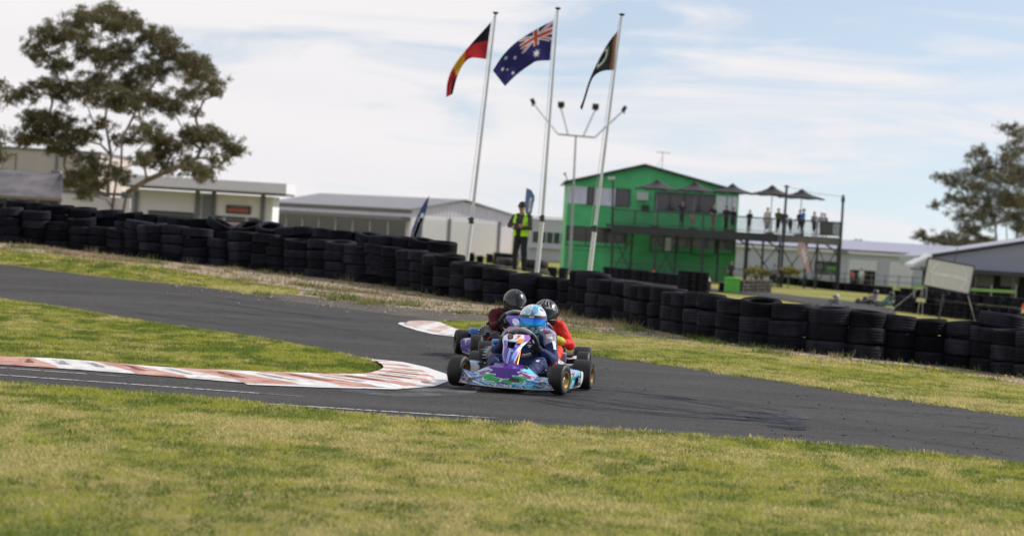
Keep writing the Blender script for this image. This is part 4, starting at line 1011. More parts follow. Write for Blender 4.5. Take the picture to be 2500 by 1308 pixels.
for s in (.085, .36, .855): wallbox(a2, ga, gn, gl * s, gl * (s + .018), g0, zrow(1100, 534, 243), 'door_jamb', M_fasc, .14)
for i in range(28): wallbox(a2, ga, gn, gl * (i + .5) / 28, gl * (i + .5) / 28 + .05, zrow(1100, 530, 243), ze_ + (apz - ze_) * (1 - abs((i + .5) / 14 - 1)) - .3, 'cladding_rib', M_band, .04)
wallbox(a2, sa, sn, .6, sl - .5, zrow(830, 573, 250), zrow(830, 528, 250) - .1, 'glazing_band', M_glassd, .06)
for i in range(9): wallbox(a2, sa, sn, .6 + (sl - 1.1) * i / 8, .6 + (sl - 1.1) * i / 8 + .12, zrow(830, 573, 250), zrow(830, 528, 250) - .1, 'mullion', M_band, .12)
wallbox(a2, sa, sn, .2, sl - .2, zrow(830, 527, 250) - .05, zrow(830, 520, 250), 'awning', M_fasc, 1.1)
wallbox(a2, sa, sn, 0, sl, ze_ - .45, ze_ - .2, 'gutter', M_fasc, .2)
# ---- small grey block between pole and clubhouse
D = 235; root = frame(D, 1335, 0, 'small grey block with a dark glazed lower storey between the flagpole and the clubhouse', 'annex'); F = Facade(D, root)
F.rect(1256, 530, 1402, 640, 'wall', M_pale, 0, 8); F.rect(1254, 526, 1403, 534, 'parapet', M_band, -.3, 8.1); window(1300, 563, 1384, 598, M_glassd, 5, M_band, F); F.rect(1290, 603, 1385, 609, 'ledge', M_winw, -.5, 0)
# ---- long low shed on the right
D = 212; root = frame(D, 2050, 0, 'long low pale shed with roller doors behind the distant tyre row', 'long_shed'); F = Facade(D, root)
x0, _ = F.xz(1790, 600); x1, _ = F.xz(2420, 640); zt = F.xz(2050, 614)[1]; zr_ = F.xz(2050, 597)[1]
k = MB(); k.box(((x0 + x1) / 2, 7, zt / 2 - .1), (x1 - x0, 14, zt)); k.build('wall', M_pale, root)
k = MB(); k.box(((x0 + x1) / 2, -.15, zt - .02), (x1 - x0 + .4, .35, .22)); k.build('fascia', M_band, root)
slab([Vector((x0 - .2, -.3, zt + .12)), Vector((x1 + .2, -.3, zt + .12)), Vector((x1 + .2, 7, zr_ + .35)), Vector((x0 - .2, 7, zr_ + .35))], .12).build('roof', mat('roof_mauve', (.38, .37, .46), .4, .3, var=.06), root)
k = MB(); k.box(((x0 + x1) / 2, -.34, zt + .16), (x1 - x0 + .4, .08, .1)); k.build('gutter', M_char, root)
d1_ = F.rect(2073, 633, 2137, 700, 'roller_door', M_roll, -.12, 0); F.rect(2075, 658, 2135, 700, 'doorway_shade_panel', mat('doorway_shade', (.01, .01, .012), .9), -.14, -.121, parent=d1_)  # flat black panel on the door, painted as the unlit inside
d2_ = F.rect(2173, 638, 2226, 700, 'roller_door', M_roll, -.12, 0)
for i in range(6): F.rect(2073, 636 + i * 4, 2137, 637 + i * 4, 'door_slat', M_band, -.15, -.125, parent=d1_)
for i in range(12): F.rect(2173, 641 + i * 4.4, 2226, 642 + i * 4.4, 'door_slat', M_band, -.15, -.125, parent=d2_)
w_ = F.rect(1989, 636, 2047, 671, 'window', mat('shop_window_dark', (.02, .035, .02), .4), -.1, 0); F.rect(2014, 649, 2044, 660, 'window_poster', mat('poster_green', (.10, .26, .05), .6), -.13, -.101, parent=w_)
k = MB(); k.lathe([(.16, 0), (.22, 0), (.22, .03), (.16, .03)], (F.xz(2001, 650)[0], -.13, F.xz(2001, 650)[1]), 'Y', 20); k.build('ring_logo', mat('logo_grey', (.35, .4, .38), .6), w_)
F.rect(2043, 611, 2068, 619, 'wall_unit', M_fasc, -.5, -.3)
# pale low barrier in front
root = empty('barrier_wall', onground(2030, 190), 0, 'pale low concrete barrier in front of the long shed', 'barrier'); F = Facade(190, root)
F.rect(1900, 672, 2066, 700, 'barrier_panel', mat('barrier_pale', (.36, .37, .40), .7), 0, .2)
# ---- near grey shed on the right edge with verandah
D = 172; root = frame(D, 2400, 0, 'blue-grey corrugated gable shed with a dark open verandah at the right edge', 'verandah_shed'); F = Facade(D, root)
xl_, zl_ = F.xz(2262, 626); x5, z5 = F.xz(2500, 592); xz_, zz_ = F.xz(2760, 560); zb_ = F.xz(2400, 660)[1]
sl_ = (z5 - zl_) / (x5 - xl_); xe_ = xz_
k = MB(); k.prism([(xl_, zb_), (xe_, zb_), (xe_, zl_ + sl_ * (xe_ - xl_)), (xl_, zl_)], 0, 12); k.build('gable_wall', mat('corrugated_bluegrey', (.36, .37, .43), .5, .1, var=.07), root)
for i in range(60):
    x = xl_ + (xe_ - xl_) * i / 60 + .1; k = MB(); k.box((x, -.015, (zb_ + zl_ + sl_ * (x - xl_)) / 2), (.05, .03, zl_ + sl_ * (x - xl_) - zb_ - .06)); k.build('cladding_rib', MATS['corrugated_bluegrey'], root)
k = MB(); k.tube([(xl_ - .7, -.3, zl_ - .7 * sl_ + .02), (xe_, -.3, zl_ + sl_ * (xe_ - xl_) + .05)], .12, 4); k.build('barge_board', M_char, root)
k = MB(); k.box(((xl_ + xe_) / 2 - .2, -1.6, zb_ - .12), (xe_ - xl_ + .4, 3.2, .30)); k.build('verandah_beam', M_char, root)
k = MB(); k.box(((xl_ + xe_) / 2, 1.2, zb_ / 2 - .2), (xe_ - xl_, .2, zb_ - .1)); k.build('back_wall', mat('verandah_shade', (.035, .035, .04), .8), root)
for u in (2300, 2362, 2452, 2492, 2560): x = F.xz(u, 690)[0]; k = MB(); k.box((x, -2.9, zb_ / 2 - .15), (.16, .16, zb_)); k.build('post', mat('post_brown', (.10, .085, .08), .8), root)
for u in (2400, 2462): x, z = F.xz(u, 686); k = MB(); k.box((x + .3, 1.05, z), (1.3, .08, .8)); k.build('daylight_panel', mat('daylight_pale', (.32, .35, .34), .6), root)  # opaque pale panels, coloured as daylight seen through the back wall
k = MB(); a0 = F.xz(2208, 650); a1 = F.xz(2258, 626); k.add([(a0[0], -3, a0[1]), (a1[0], -3, a1[1]), (a1[0], 0, a1[1] + .05), (a0[0], 0, a0[1] + .05), (a0[0], -3, a0[1] + .18), (a1[0], -3, a1[1] + .18), (a1[0], 0, a1[1] + .23), (a0[0], 0, a0[1] + .23)], [(0, 1, 2, 3), (7, 6, 5, 4), (0, 4, 5, 1), (1, 5, 6, 2), (2, 6, 7, 3), (3, 7, 4, 0)]); k.build('awning', M_winw, root)
k = MB(); b0 = F.xz(2206, 651); k.box((b0[0] + .9, -2.9, b0[1] - .08), (1.8, .12, .12)); k.build('awning_strut', M_fasc, root)
root = empty('green_banner', onground(2430, 160), 0, 'long light green banner on the fence under the right-hand verandah', 'banner'); F = Facade(160, root)
F.rect(2232, 695, 2262, 703, 'banner_sheet', mat('banner_light_green', (.22, .42, .10), .6), -.02, .02); F.rect(2362, 702, 2480, 716, 'banner_sheet', MATS['banner_light_green'], -.02, .02)
for u in (2232, 2262, 2362, 2420, 2480): F.rect(u - .8, 696, u + .8, 730, 'stake', M_galv, .021, .05)
# steel fence along the long shed
root = empty('pipe_fence', onground(2050, 186), 0, 'thin grey pipe fence before the roller doors of the long shed', 'fence'); F = Facade(186, root)
xa_, za_ = F.xz(1830, 662); xb_, zb2 = F.xz(2260, 690)
for dz_ in (0, -.45, -.9): k = MB(); k.tube([(xa_, 0, 1.05 + dz_ + .05), (xb_, 0, 1.05 + dz_ + .05)], .025, 4); k.build('rail', M_fasc, root)
for i in range(14): k = MB(); k.box((xa_ + (xb_ - xa_) * i / 13, 0, .6), (.06, .06, 1.2)); k.build('fence_post', M_fasc, root)
# railings in front of the clubhouse
root = empty('pipe_fence', onground(1640, 168), 0, 'dark mesh fence between the clubhouse wall and the tyre row', 'fence'); F = Facade(168, root)
xa_, _ = F.xz(1500, 640); xb_, _ = F.xz(1890, 660)
for dz_ in (.1, 1.15): k = MB(); k.tube([(xa_, 0, dz_), (xb_, 0, dz_)], .025, 4); k.build('rail', M_char, root)
k = MB(); 
for i in range(100): k.box((xa_ + (xb_ - xa_) * i / 99, 0, .62), (.02, .02, 1.1))
tag(k.build('fence_bar', M_char, root), kind='stuff')

# ------------------------------------------------------------------ arrow board on a post with guy ropes
D = 111; c = onground(2291, D); root = empty('arrow_board', c, 0, 'grey arrow signal board on a dark post with guy ropes behind the right barrier', 'sign board')
TL, TR, BR, BL = [pa(u, v, D, c) for u, v in ((2266, 629), (2379, 650), (2366, 718), (2253, 696))]
nrm = Vector((0, -1, 0))
k = MB(); V = [p + nrm * .02 for p in (TL, TR, BR, BL)] + [p - nrm * .06 for p in (TL, TR, BR, BL)]; k.add(V, [(0, 1, 2, 3), (7, 6, 5, 4), (0, 4, 5, 1), (1, 5, 6, 2), (2, 6, 7, 3), (3, 7, 4, 0)]); k.build('panel', mat('board_grey', (.66, .64, .61), .6, var=.05), root)
k = MB(); Q = [TL, TR, BR, BL]
for i in range(4): k.tube([Q[i] + nrm * .03, Q[(i + 1) % 4] + nrm * .03], .035, 4)
k.build('frame', M_char, root)
def lamp_at(u, v): return pa(u, v, D, c) + nrm * .03
dots = []
for i in range(30): f = i / 29; dots += [(2272 + 88 * f, 664 + 15 * f), (2272 + 88 * f, 668 + 15.5 * f)]
for i in range(6): f = i / 5; dots += [(2288 - 15 * f, 643 + 18 * f), (2273 + 7 * f, 668 + 26 * f), (2353 + 9 * f, 654 + 24 * f), (2361 - 16 * f, 686 + 18 * f)]
k = MB()
for u, v in dots: k.box(lamp_at(u, v), (.05, .02, .07))
for u, v in ((2300, 685), (2326, 689)): k.box(lamp_at(u, v), (.05, .02, .05))
tag(k.build('lamp_dot', mat('lamp_dot_pale', (.85, .87, .85), .4), root), kind='stuff')
k = MB(); k.tube([(0, 0, -.1), pa(2304, 716, D, c)], .05, 8); k.box(pa(2299, 740, D, c), (.16, .12, .2)); k.build('post', M_char, root)
for a, b in (((2254, 699), (2251, 778)), ((2252, 699), (2240, 765)), ((2250, 698), (2170, 762)), ((2363, 720), (2383, 794)), ((2330, 640), (2337, 604))):
    k = MB(); k.tube([pa(*a, D, c), pa(*b, D - (.6 if b[1] > 700 else 0), c)], .012 if b[1] > 700 else .02, 5); k.build('guy_rope' if b[1] > 700 else 'aerial', M_rope if b[1] > 700 else M_char, root)

# ------------------------------------------------------------------ trees
M_leaf = paintmat('gum_leaf', .55, trans=.25, spec=.35)
M_bark = mat('gum_bark', (.15, .115, .095), .85, var=.3, scale=3, bump=.6, bscale=20, streak=(1, 1, .3), c2=(.24, .19, .16))
def gum(D, base_px, trunk_px, lobes, label, nleaf, scale, colr=((.075, .075, .038), (.19, .165, .075)), seed=1, cat='tree'):
    rr = random.Random(seed); rn = np.random.default_rng(seed)
    b = onground(base_px[0], D); root = empty('gum_tree', b, 0, label, cat)
    s = D / FPX; crown_c = at(sum(l[0] for l in lobes) / len(lobes), sum(l[1] for l in lobes) / len(lobes), D) - b
    wid = (max(l[0] for l in lobes) - min(l[0] for l in lobes)) * s / 2
    C = []
    for (u, v, r) in lobes:
        p = at(u, v, D) - b; dx = abs(p.x - crown_c.x) / wid; room = math.sqrt(max(.05, 1 - min(1, dx) ** 2)) * wid * .55
        p.y = rr.uniform(-room, room); p = at(u, v, D + p.y) - b; C.append((p, r * s))
    # limbs: every lobe joins the nearest node already grown
    nodes = []; par = []
    for tr in trunk_px:
        prev = -1
        for i, (u, v) in enumerate(tr):
            p = at(u, v, D) - b
            if i == 0: p.z = min(p.z, 0) - .2
            if i and len(tr) > 2: p.y += rr.uniform(-.3, .3)
            nodes.append(p); par.append(prev); prev = len(nodes) - 1
    ntr = len(nodes); load = [0] * 4000; order = sorted(range(len(C)), key=lambda i: (C[i][0] - nodes[ntr - 1]).length * .6 + C[i][0].z * .2)
    for i in order:
        p, r = C[i]; tgt = p - Vector((0, 0, r * .45))
        best = min(range(len(nodes)), key=lambda j: (nodes[j] - tgt).length + (1.6 * max(0, nodes[j].z - tgt.z)) + (0 if j < ntr else .15) + (2.5 if j < ntr and nodes[j].z < crown_c.z * .25 and nodes[j].z < tgt.z * .4 else 0))
        a = nodes[best]; prev = best; L_ = (tgt - a).length; n = max(2, int(L_ / .7))
        bend = Vector((rr.gauss(0, .12), rr.gauss(0, .12), .16)) * L_
        for k in range(1, n + 1):
            f = k / n; q = a.lerp(tgt, f) + bend * math.sin(math.pi * f) * .6 + Vector((rr.gauss(0, .05), rr.gauss(0, .05), 0))
            nodes.append(q); par.append(prev); prev = len(nodes) - 1
        j = prev
        while j >= 0: load[j] += 1; j = par[j]
        # twigs inside the lobe
        for _ in range(5):
            e = p + Vector((rr.gauss(0, .45) * r, rr.gauss(0, .45) * r, rr.uniform(.0, .6) * r)); nodes.append((tgt + e) / 2 + Vector((0, 0, .08))); par.append(prev); load[len(nodes) - 1] = .22
            nodes.append(e); par.append(len(nodes) - 2); load[len(nodes) - 1] = .1
    rad = lambda j: .026 * scale * (max(.1, load[j]) ** .52)
    m = MB()
    for j, pj in enumerate(nodes):
        if par[j] < 0: continue
        k = par[j]; m.tube([nodes[k], pj], [min(rad(k), rad(j) * 1.35), rad(j)], 7 if load[j] > 1 else 4, cap=False)
    m.build('trunk', M_bark, root, True)
    # leaves: small blades hanging in clumps
    tot = sum(r ** 2 for p, r in C); V = []; 
    for (p, r) in C:
        n = int(nleaf * r * r / tot); sub = 34
        cl = p + Vector((0, 0, 0)); cs = rn.normal(0, .60, (sub, 3)) * r * np.array([1, 1, .62]) + np.array(p)
        w = rn.integers(0, sub, n); q = cs[w] + rn.normal(0, 1, (n, 3)) * r * np.array([.15, .15, .12])
        V.append(q)
    Q_ = np.concatenate(V); n = len(Q_); ln = rn.uniform(.09, .2, n)[:, None] * scale; wd = rn.uniform(.018, .04, n)[:, None] * scale
    d = rn.normal(0, 1, (n, 3)); d[:, 2] -= .9; d /= np.linalg.norm(d, axis=1)[:, None]
    sd_ = np.cross(d, rn.normal(0, 1, (n, 3))); sd_ /= np.linalg.norm(sd_, axis=1)[:, None]
    W = np.stack([Q_, Q_ + d * ln * .5 + sd_ * wd, Q_ + d * ln, Q_ + d * ln * .5 - sd_ * wd], 1).reshape(-1, 3).astype(np.float32)
    me = bpy.data.meshes.new('crown'); me.vertices.add(4 * n); me.loops.add(4 * n); me.polygons.add(n)
    me.vertices.foreach_set('co', W.ravel()); me.loops.foreach_set('vertex_index', np.arange(4 * n, dtype=np.int32)); me.polygons.foreach_set('loop_start', np.arange(0, 4 * n, 4, dtype=np.int32)); me.update()
    t = rn.random((n, 1)) * .6 + .4 * fbm(Q_[:, 0] * .8, Q_[:, 2] * .9, seed)[:, None]; c = np.array(colr[0]) * (1 - t) + np.array(colr[1]) * t; c = c * rn.uniform(.7, 1.3, (n, 1))
    set_paint(me, np.repeat(c, 4, 0)); o = link_mesh('crown', me, M_leaf, root); return root
S = 1 / 2.515
lob = [(520,110,90),(640,90,100),(760,100,90),(820,130,60),(480,150,50),(300,220,90),(370,210,80),(480,220,90),(210,290,60),(260,340,70),(380,390,70),(340,410,50),(560,320,90),(660,350,100),(780,330,100),(700,180,80),(900,220,90),(980,240,90),(1050,270,70),(1000,340,80),(1120,370,90),(1180,370,80),(1240,410,70),(1290,510,70),(1320,560,50),(1200,460,80),(1150,560,90),(900,430,80),(960,430,80),(840,520,90),(790,510,70),(620,490,80),(560,530,90),(450,550,90),(330,560,90),(190,570,70),(90,590,60),(270,520,60),(640,600,100),(740,600,100),(840,620,90),(960,620,90),(1060,650,80),(1200,690,40),(200,720,80),(300,720,90),(380,750,80),(200,820,90),(320,840,100),(440,850,90),(530,830,70),(140,860,60),(400,920,60),(640,760,60),(760,860,70),(900,800,80),(980,870,90),(950,960,80),(1060,900,80),(1160,830,90),(1260,850,90),(1330,820,60),(1400,900,80),(1460,930,50),(1330,980,60),(1230,1040,80),(1150,1000,70),(1280,1080,50),(880,980,60),(1020,1030,60),(560,980,60),(600,1050,70),(480,1080,80),(560,1130,80),(400,1120,60),(520,1190,60),(740,1080,60),(700,1040,50)]
lob = [(u * S, v * S, r * S) for u, v, r in lob]
gum(118, (270, 560), [[(262, 600), (262, 500), (265, 440), (270, 380), (255, 300), (262, 220), (280, 140)], [(275, 600), (275, 505), (285, 450), (296, 400), (300, 340), (335, 270), (380, 200)], [(282, 520), (310, 470), (360, 440), (430, 410), (480, 385)]],
    lob, 'big spreading gum tree with open crown, left of the white industrial unit', 165000, .80, seed=3)
S = 1 / 1.923
lob = [(870,560,40),(920,590,50),(990,590,50),(1060,570,60),(1130,590,60),(1180,590,40),(1040,610,40),(930,420,30),(990,300,50),(950,290,30),(1050,320,50),(1020,390,50),(1100,190,30),(1150,180,50),(1120,270,70),(1190,240,60),(1230,310,70),(1180,360,70),(1270,190,50),(1310,160,60),(1290,260,70),(1260,400,70),(1150,440,60),(1050,470,50),(1100,520,60),(1200,480,70),(1300,400,80),(1340,300,70),(1240,60,26),(1290,60,34),(1330,90,50),(1310,480,70),(1400,300,90),(1450,400,90),(1420,180,80),(1400,500,80),(1500,450,80),(1480,280,80),(1400,80,60),(1080,400,50),(1130,340,50),(1350,390,70),(1350,540,60)]
lob = [(1800 + u * S, 280 + v * S, r * S) for u, v, r in lob]
gum(240, (2465, 640), [[(2460, 660), (2458, 600), (2455, 540), (2462, 470), (2470, 400), (2478, 340)], [(2475, 660), (2478, 590), (2492, 530), (2505, 460), (2510, 400)], [(2450, 600), (2430, 540), (2415, 480), (2400, 430)], [(2446, 602), (2400, 592), (2350, 585), (2290, 585)], [(2488, 640), (2510, 560), (2530, 500)]],
    lob, 'tall open gum tree behind the blue-grey shed at the right edge', 105000, 1.15, seed=5)
gum(112, (-60, 560), [[(-60, 600), (-58, 480), (-50, 350), (-45, 250)]], [(-10, 205, 22), (4, 200, 12), (-20, 230, 30), (0, 330, 20), (-15, 370, 30), (4, 385, 14), (-40, 300, 40), (-60, 200, 40), (-80, 260, 50), (-60, 350, 40), (-20, 400, 20), (5, 350, 12), (-100, 300, 50)],
    'gum tree mostly cut off by the left edge, only leaf clumps in view', 9000, 1.0, seed=8)
gum(330, (2088, 640), [[(2088, 650), (2088, 600)]], [(2082, 594, 8), (2091, 592, 10), (2098, 596, 7)], 'tiny round tree top showing over the long shed roof', 1500, 1.6, seed=9)
# low shrubs with yellow flowers under the deck
for i, (u, D_, lb) in enumerate(((1850, 168, 'yellow-green shrub under the viewing deck, left of the pink flag'), (1925, 168, 'yellow-green shrub beside the foot of the pink flag'))):
    gum(D_, (u, 670), [[(u, 690), (u, 665)]], [(u - 22, 662, 10), (u - 8, 660, 12), (u + 8, 661, 12), (u + 22, 665, 10)], lb, 2500, .8, ((.10, .12, .03), (.34, .28, .05)), seed=20 + i, cat='shrub')
# ------------------------------------------------------------------ figures: limbs and body merged into one skin
def blob_mesh(name, parts, voxel, smooth=4, fac=.6, noise=0.0):
    """parts: ('c', p0, p1, r0, r1, colour) tapered limb, ('e', centre, (rx,ry,rz), rot, colour) rounded mass -> one continuous mesh, coloured by nearest part"""
    bm = bmesh.new()
    for q in parts:
        if q[0] == 'c':
            p0, p1, r0, r1 = Vector(q[1]), Vector(q[2]), q[3], q[4]; d = p1 - p0; Lg = max(d.length, 1e-4); rot = d.to_track_quat('Z', 'Y').to_matrix()
            rings = []; n = 12
            for f in (-1, -.7, 0): rings.append((f * r0, r0 * math.sqrt(max(.0, 1 - f * f)) + 1e-4))
            for f in (0, .7, 1): rings.append((Lg + f * r1, r1 * math.sqrt(max(.0, 1 - f * f)) + 1e-4))
            V = [[bm.verts.new(p0 + rot @ Vector((rr * math.cos(6.2832 * k / n), rr * math.sin(6.2832 * k / n), zz))) for k in range(n)] for zz, rr in rings]
            for i in range(5):
                for k in range(n): bm.faces.new((V[i][k], V[i][(k + 1) % n], V[i + 1][(k + 1) % n], V[i + 1][k]))
            bm.faces.new(V[0][::-1]); bm.faces.new(V[5])
        else:
            r = q[2]; m_ = Matrix.Translation(Vector(q[1])) @ Euler(q[3]).to_matrix().to_4x4() @ Matrix.Diagonal((r[0], r[1], r[2], 1))
            bmesh.ops.create_uvsphere(bm, u_segments=16, v_segments=10, radius=1, matrix=m_)
    me = bpy.data.meshes.new(name); bm.to_mesh(me); bm.free()
    tmp = bpy.data.objects.new('tmp', me); col.objects.link(tmp)
    rm = tmp.modifiers.new('r', 'REMESH'); rm.mode = 'VOXEL'; rm.voxel_size = voxel
    if smooth: sm_ = tmp.modifiers.new('s', 'SMOOTH'); sm_.iterations = smooth; sm_.factor = fac
    dg = bpy.context.evaluated_depsgraph_get(); out = bpy.data.meshes.new_from_object(tmp.evaluated_get(dg)); out.name = name
    bpy.data.objects.remove(tmp); bpy.data.meshes.remove(me)
    nv = len(out.vertices); co = np.empty(nv * 3, np.float32); out.vertices.foreach_get('co', co); co = co.reshape(-1, 3)
    best = np.full(nv, 1e9); C = np.zeros((nv, 3))
    for q in parts:
        if q[0] == 'c':
            p0, p1 = np.array(q[1], float), np.array(q[2], float); d = p1 - p0; t = np.clip(((co - p0) @ d) / max(1e-9, d @ d), 0, 1)
            dist = np.linalg.norm(co - p0 - t[:, None] * d, axis=1) - (q[3] + (q[4] - q[3]) * t); cc = q[5]
        else:
            E = np.array(Euler(q[3]).to_matrix()); l = (co - np.array(q[1])) @ E; rr = np.array(q[2]); kk = np.linalg.norm(l / rr, axis=1); dist = (kk - 1) * np.linalg.norm(l, axis=1) / np.maximum(kk, 1e-6); cc = q[4]
        u = dist < best; best[u] = dist[u]; C[u] = cc
    if noise: 
        nrm_ = np.empty(nv * 3, np.float32); out.vertices.foreach_get('normal', nrm_) if hasattr(out.vertices[0], 'normal') else None
        nn = nrm_.reshape(-1, 3); w = (fbm(co[:, 0] * 22 + co[:, 1] * 9, co[:, 2] * 26, 5) - .5) * noise
        co = co + nn * w[:, None]; out.vertices.foreach_set('co', co.astype(np.float32).ravel())
    C = C * (1 + .12 * (fbm(co[:, 0] * 14, co[:, 2] * 14 + co[:, 1] * 9, 2) - .5))[:, None]
    set_paint(out, np.clip(C, 0, 1)); out.polygons.foreach_set('use_smooth', [True] * len(out.polygons)); return out
M_cloth = paintmat('cloth', .75, bump=.35, bscale=35, spec=.3)
def hand_parts(w, d, side, c, s=1.0, curl=.7, palm=None):
    """a mitten-free hand: palm, four bent fingers, thumb; w wrist, d pointing direction, side across the palm, curl bends towards palm normal"""
    w = Vector(w); d = Vector(d).normalized(); sd_ = Vector(side); sd_ = (sd_ - d * sd_.dot(d)).normalized(); nrm_ = d.cross(sd_); nrm_ = -nrm_ if palm and nrm_.dot(Vector(palm)) < 0 else nrm_
    out = [('e', w + d * .045 * s, (.040 * s, .040 * s, .040 * s), (0, 0, 0), c), ('c', w, w + d * .05 * s, .028 * s, .034 * s, c)]
    for i, ln in enumerate((.066, .074, .070, .056)):
        a = w + d * .075 * s + sd_ * (i - 1.5) * .021 * s; b = a + (d * math.cos(curl * .5) + nrm_ * math.sin(curl * .5)) * ln * .5 * s; e = b + (d * math.cos(curl * 1.7) + nrm_ * math.sin(curl * 1.7)) * ln * .5 * s
        out += [('c', a, b, .0105 * s, .0095 * s, c), ('c', b, e, .0095 * s, .008 * s, c)]
    a = w + d * .03 * s - sd_ * .035 * s; b = a + (d * .6 - sd_ * .7 + nrm_ * .3).normalized() * .035 * s; out += [('c', a, b, .013 * s, .011 * s, c), ('c', b, b + (d * .8 + nrm_ * .5).normalized() * .028 * s, .011 * s, .009 * s, c)]
    return out
SKIN = (.42, .24, .17)
def person(loc, H, rz, label, top, legs, pose='stand', hair=(.03, .022, .018), group=None, shoes=(.03, .03, .03), voxel=.022, bare_legs=False, hat=None, long_coat=False, arms_col=None, sitz=0):
    """standing figure about H metres tall, facing -Y before rotation"""
    k = H / 1.75; ac = arms_col or top; root = empty('person', loc, rz, label, 'person', group); rr = random.Random(label)
    st = rr.uniform(.06, .13); sw = rr.uniform(-.03, .03)
    P = [('e', (sw, 0, 1.28), (.19, .115, .20), (0, 0, 0), top), ('e', (sw * .6, .0, 1.10), (.16, .11, .17), (0, 0, 0), top), ('e', (0, .01, .95), (.17, .12, .13), (0, 0, 0), legs),
         ('c', (sw - .13, 0, 1.42), (sw + .13, 0, 1.42), .065, .065, top), ('c', (sw, 0, 1.42), (sw, -.01, 1.55), .055, .05, SKIN), ('e', (sw, -.015, 1.64), (.076, .095, .115), (.1, 0, 0), SKIN), ('e', (sw, -.105, 1.625), (.012, .02, .022), (0, 0, 0), SKIN)]
    lc = SKIN if bare_legs else legs
    for s_ in (-1, 1):
        hx = s_ * .09; kx = s_ * st; P += [('c', (hx, 0, .92), (kx, -.03 * s_, .50), .088, .06, legs), ('c', (kx, -.03 * s_, .50), (s_ * (st + .02), .02, .10), .058, .042, lc), ('e', (s_ * (st + .025), -.05, .045), (.045, .12, .045), (0, 0, 0), shoes)]
    if pose == 'stand': arms = [((-.20, 0, 1.40), (-.25, .02, 1.13), (-.23, -.08, .90)), ((.20, 0, 1.40), (.25, .02, 1.13), (.23, -.06, .90))]
    elif pose == 'rail': arms = [((-.20, 0, 1.40), (-.24, -.06, 1.16), (-.16, -.30, 1.08)), ((.20, 0, 1.40), (.24, -.06, 1.16), (.16, -.30, 1.08))]
    elif pose == 'look': arms = [((-.20, 0, 1.40), (-.30, -.16, 1.42), (-.07, -.22, 1.62)), ((.20, 0, 1.40), (.30, -.16, 1.42), (.07, -.22, 1.62))]
    elif pose == 'phone': arms = [((-.20, 0, 1.40), (-.24, .0, 1.14), (-.20, -.06, .92)), ((.20, 0, 1.40), (.25, -.10, 1.16), (.08, -.28, 1.34))]
    for (a, b, c_) in arms:
        a = (a[0] + sw, a[1], a[2]); d = (Vector(c_) - Vector(b)).normalized()
        P += [('c', a, b, .055, .043, ac), ('c', b, c_, .042, .032, ac if rr.random() < .6 else SKIN)] + [('e', Vector(c_) + d * .05, (.035, .035, .045), (0, 0, 0), SKIN)]
    if long_coat: P += [('e', (0, 0, .72), (.23, .17, .42), (0, 0, 0), top), ('e', (0, 0, 1.05), (.2, .14, .3), (0, 0, 0), top)]
    if voxel > .03: P = [q for q in P]
    me = blob_mesh('body', P, voxel, 3); b = link_mesh('body', me, M_cloth, root); b.scale = (k, k, k)
    m = MB(); m.lathe([(0, .125), (.06, .11), (.092, .06), (.098, .0), (.088, -.03), (.08, .0), (.05, .08), (0, .1)], n=14)
    hm = mat('hair_%02d%02d' % (int(hair[0] * 99), int(hair[2] * 99)), hair, .8); o = m.build('hair', hm, root, True); o.location = Vector((sw, .012, 1.645)) * k; o.scale = (k, k * 1.1, k); o.rotation_euler.x = -.25
    if hat:
        m = MB(); m.lathe([(0, .10), (.07, .09), (.10, .05), (.104, .01), (.0, .01)], n=14); m.box((0, -.13, .02), (.13, .12, .012)); hm = mat('hat_' + str(int(hat[0] * 99)) + str(int(hat[2] * 99)), hat, .7)
        o = m.build('cap', hm, root, True); o.location = Vector((sw, 0, 1.68)) * k; o.scale = (k, k, k)
    return root
# ------------------------------------------------------------------ marshal on the mound, arms folded, hi-vis vest
D = 59; c = onground(1267, D, -.02); root = empty('person', c, R(-28), 'marshal in a hi-vis yellow vest, dark cap and sunglasses standing with folded arms', 'person')
SH = (.050, .048, .055); TR_ = (.020, .020, .026); HV = (.42, .78, .02)
P = [('e', (0, .0, 1.27), (.205, .13, .20), (0, 0, 0), SH), ('e', (0, -.02, 1.08), (.18, .14, .17), (0, 0, 0), SH), ('e', (0, .0, .93), (.18, .13, .13), (0, 0, 0), TR_), ('c', (-.15, 0, 1.42), (.15, 0, 1.42), .07, .07, SH),
     ('c', (0, 0, 1.42), (0, -.02, 1.54), .06, .055, SKIN), ('e', (0, -.03, 1.63), (.078, .098, .118), (.1, 0, 0), SKIN), ('e', (0, -.125, 1.615), (.013, .022, .024), (0, 0, 0), SKIN), ('e', (0, -.06, 1.535), (.05, .05, .03), (0, 0, 0), SKIN),
     ('c', (-.085, 0, .9), (-.12, -.03, .50), .098, .072, TR_), ('c', (-.12, -.03, .5), (-.14, .02, .10), .07, .058, TR_), ('c', (.085, 0, .9), (.11, -.02, .50), .098, .072, TR_), ('c', (.11, -.02, .5), (.12, .02, .10), .07, .058, TR_),
     ('e', (-.14, -.06, .045), (.05, .13, .05), (0, 0, 0), (.012, .012, .012)), ('e', (.12, -.06, .045), (.05, .13, .05), (0, 0, 0), (.012, .012, .012)),
     ('c', (-.22, 0, 1.40), (-.30, -.10, 1.17), .064, .052, SH), ('c', (-.30, -.10, 1.17), (.02, -.235, 1.20), .052, .040, SH),
     ('c', (.22, 0, 1.40), (.30, -.10, 1.14), .064, .052, SH), ('c', (.30, -.10, 1.14), (-.04, -.245, 1.12), .052, .040, SH)]
P += hand_parts((.03, -.235, 1.20), (1, .35, -.1), (0, 0, 1), SKIN, 1.0, .6) + hand_parts((-.05, -.245, 1.12), (-1, .3, .12), (0, 0, 1), SKIN, 1.0, .6)
b = link_mesh('body', blob_mesh('body', P, .012, 4, noise=.02), M_cloth, root)
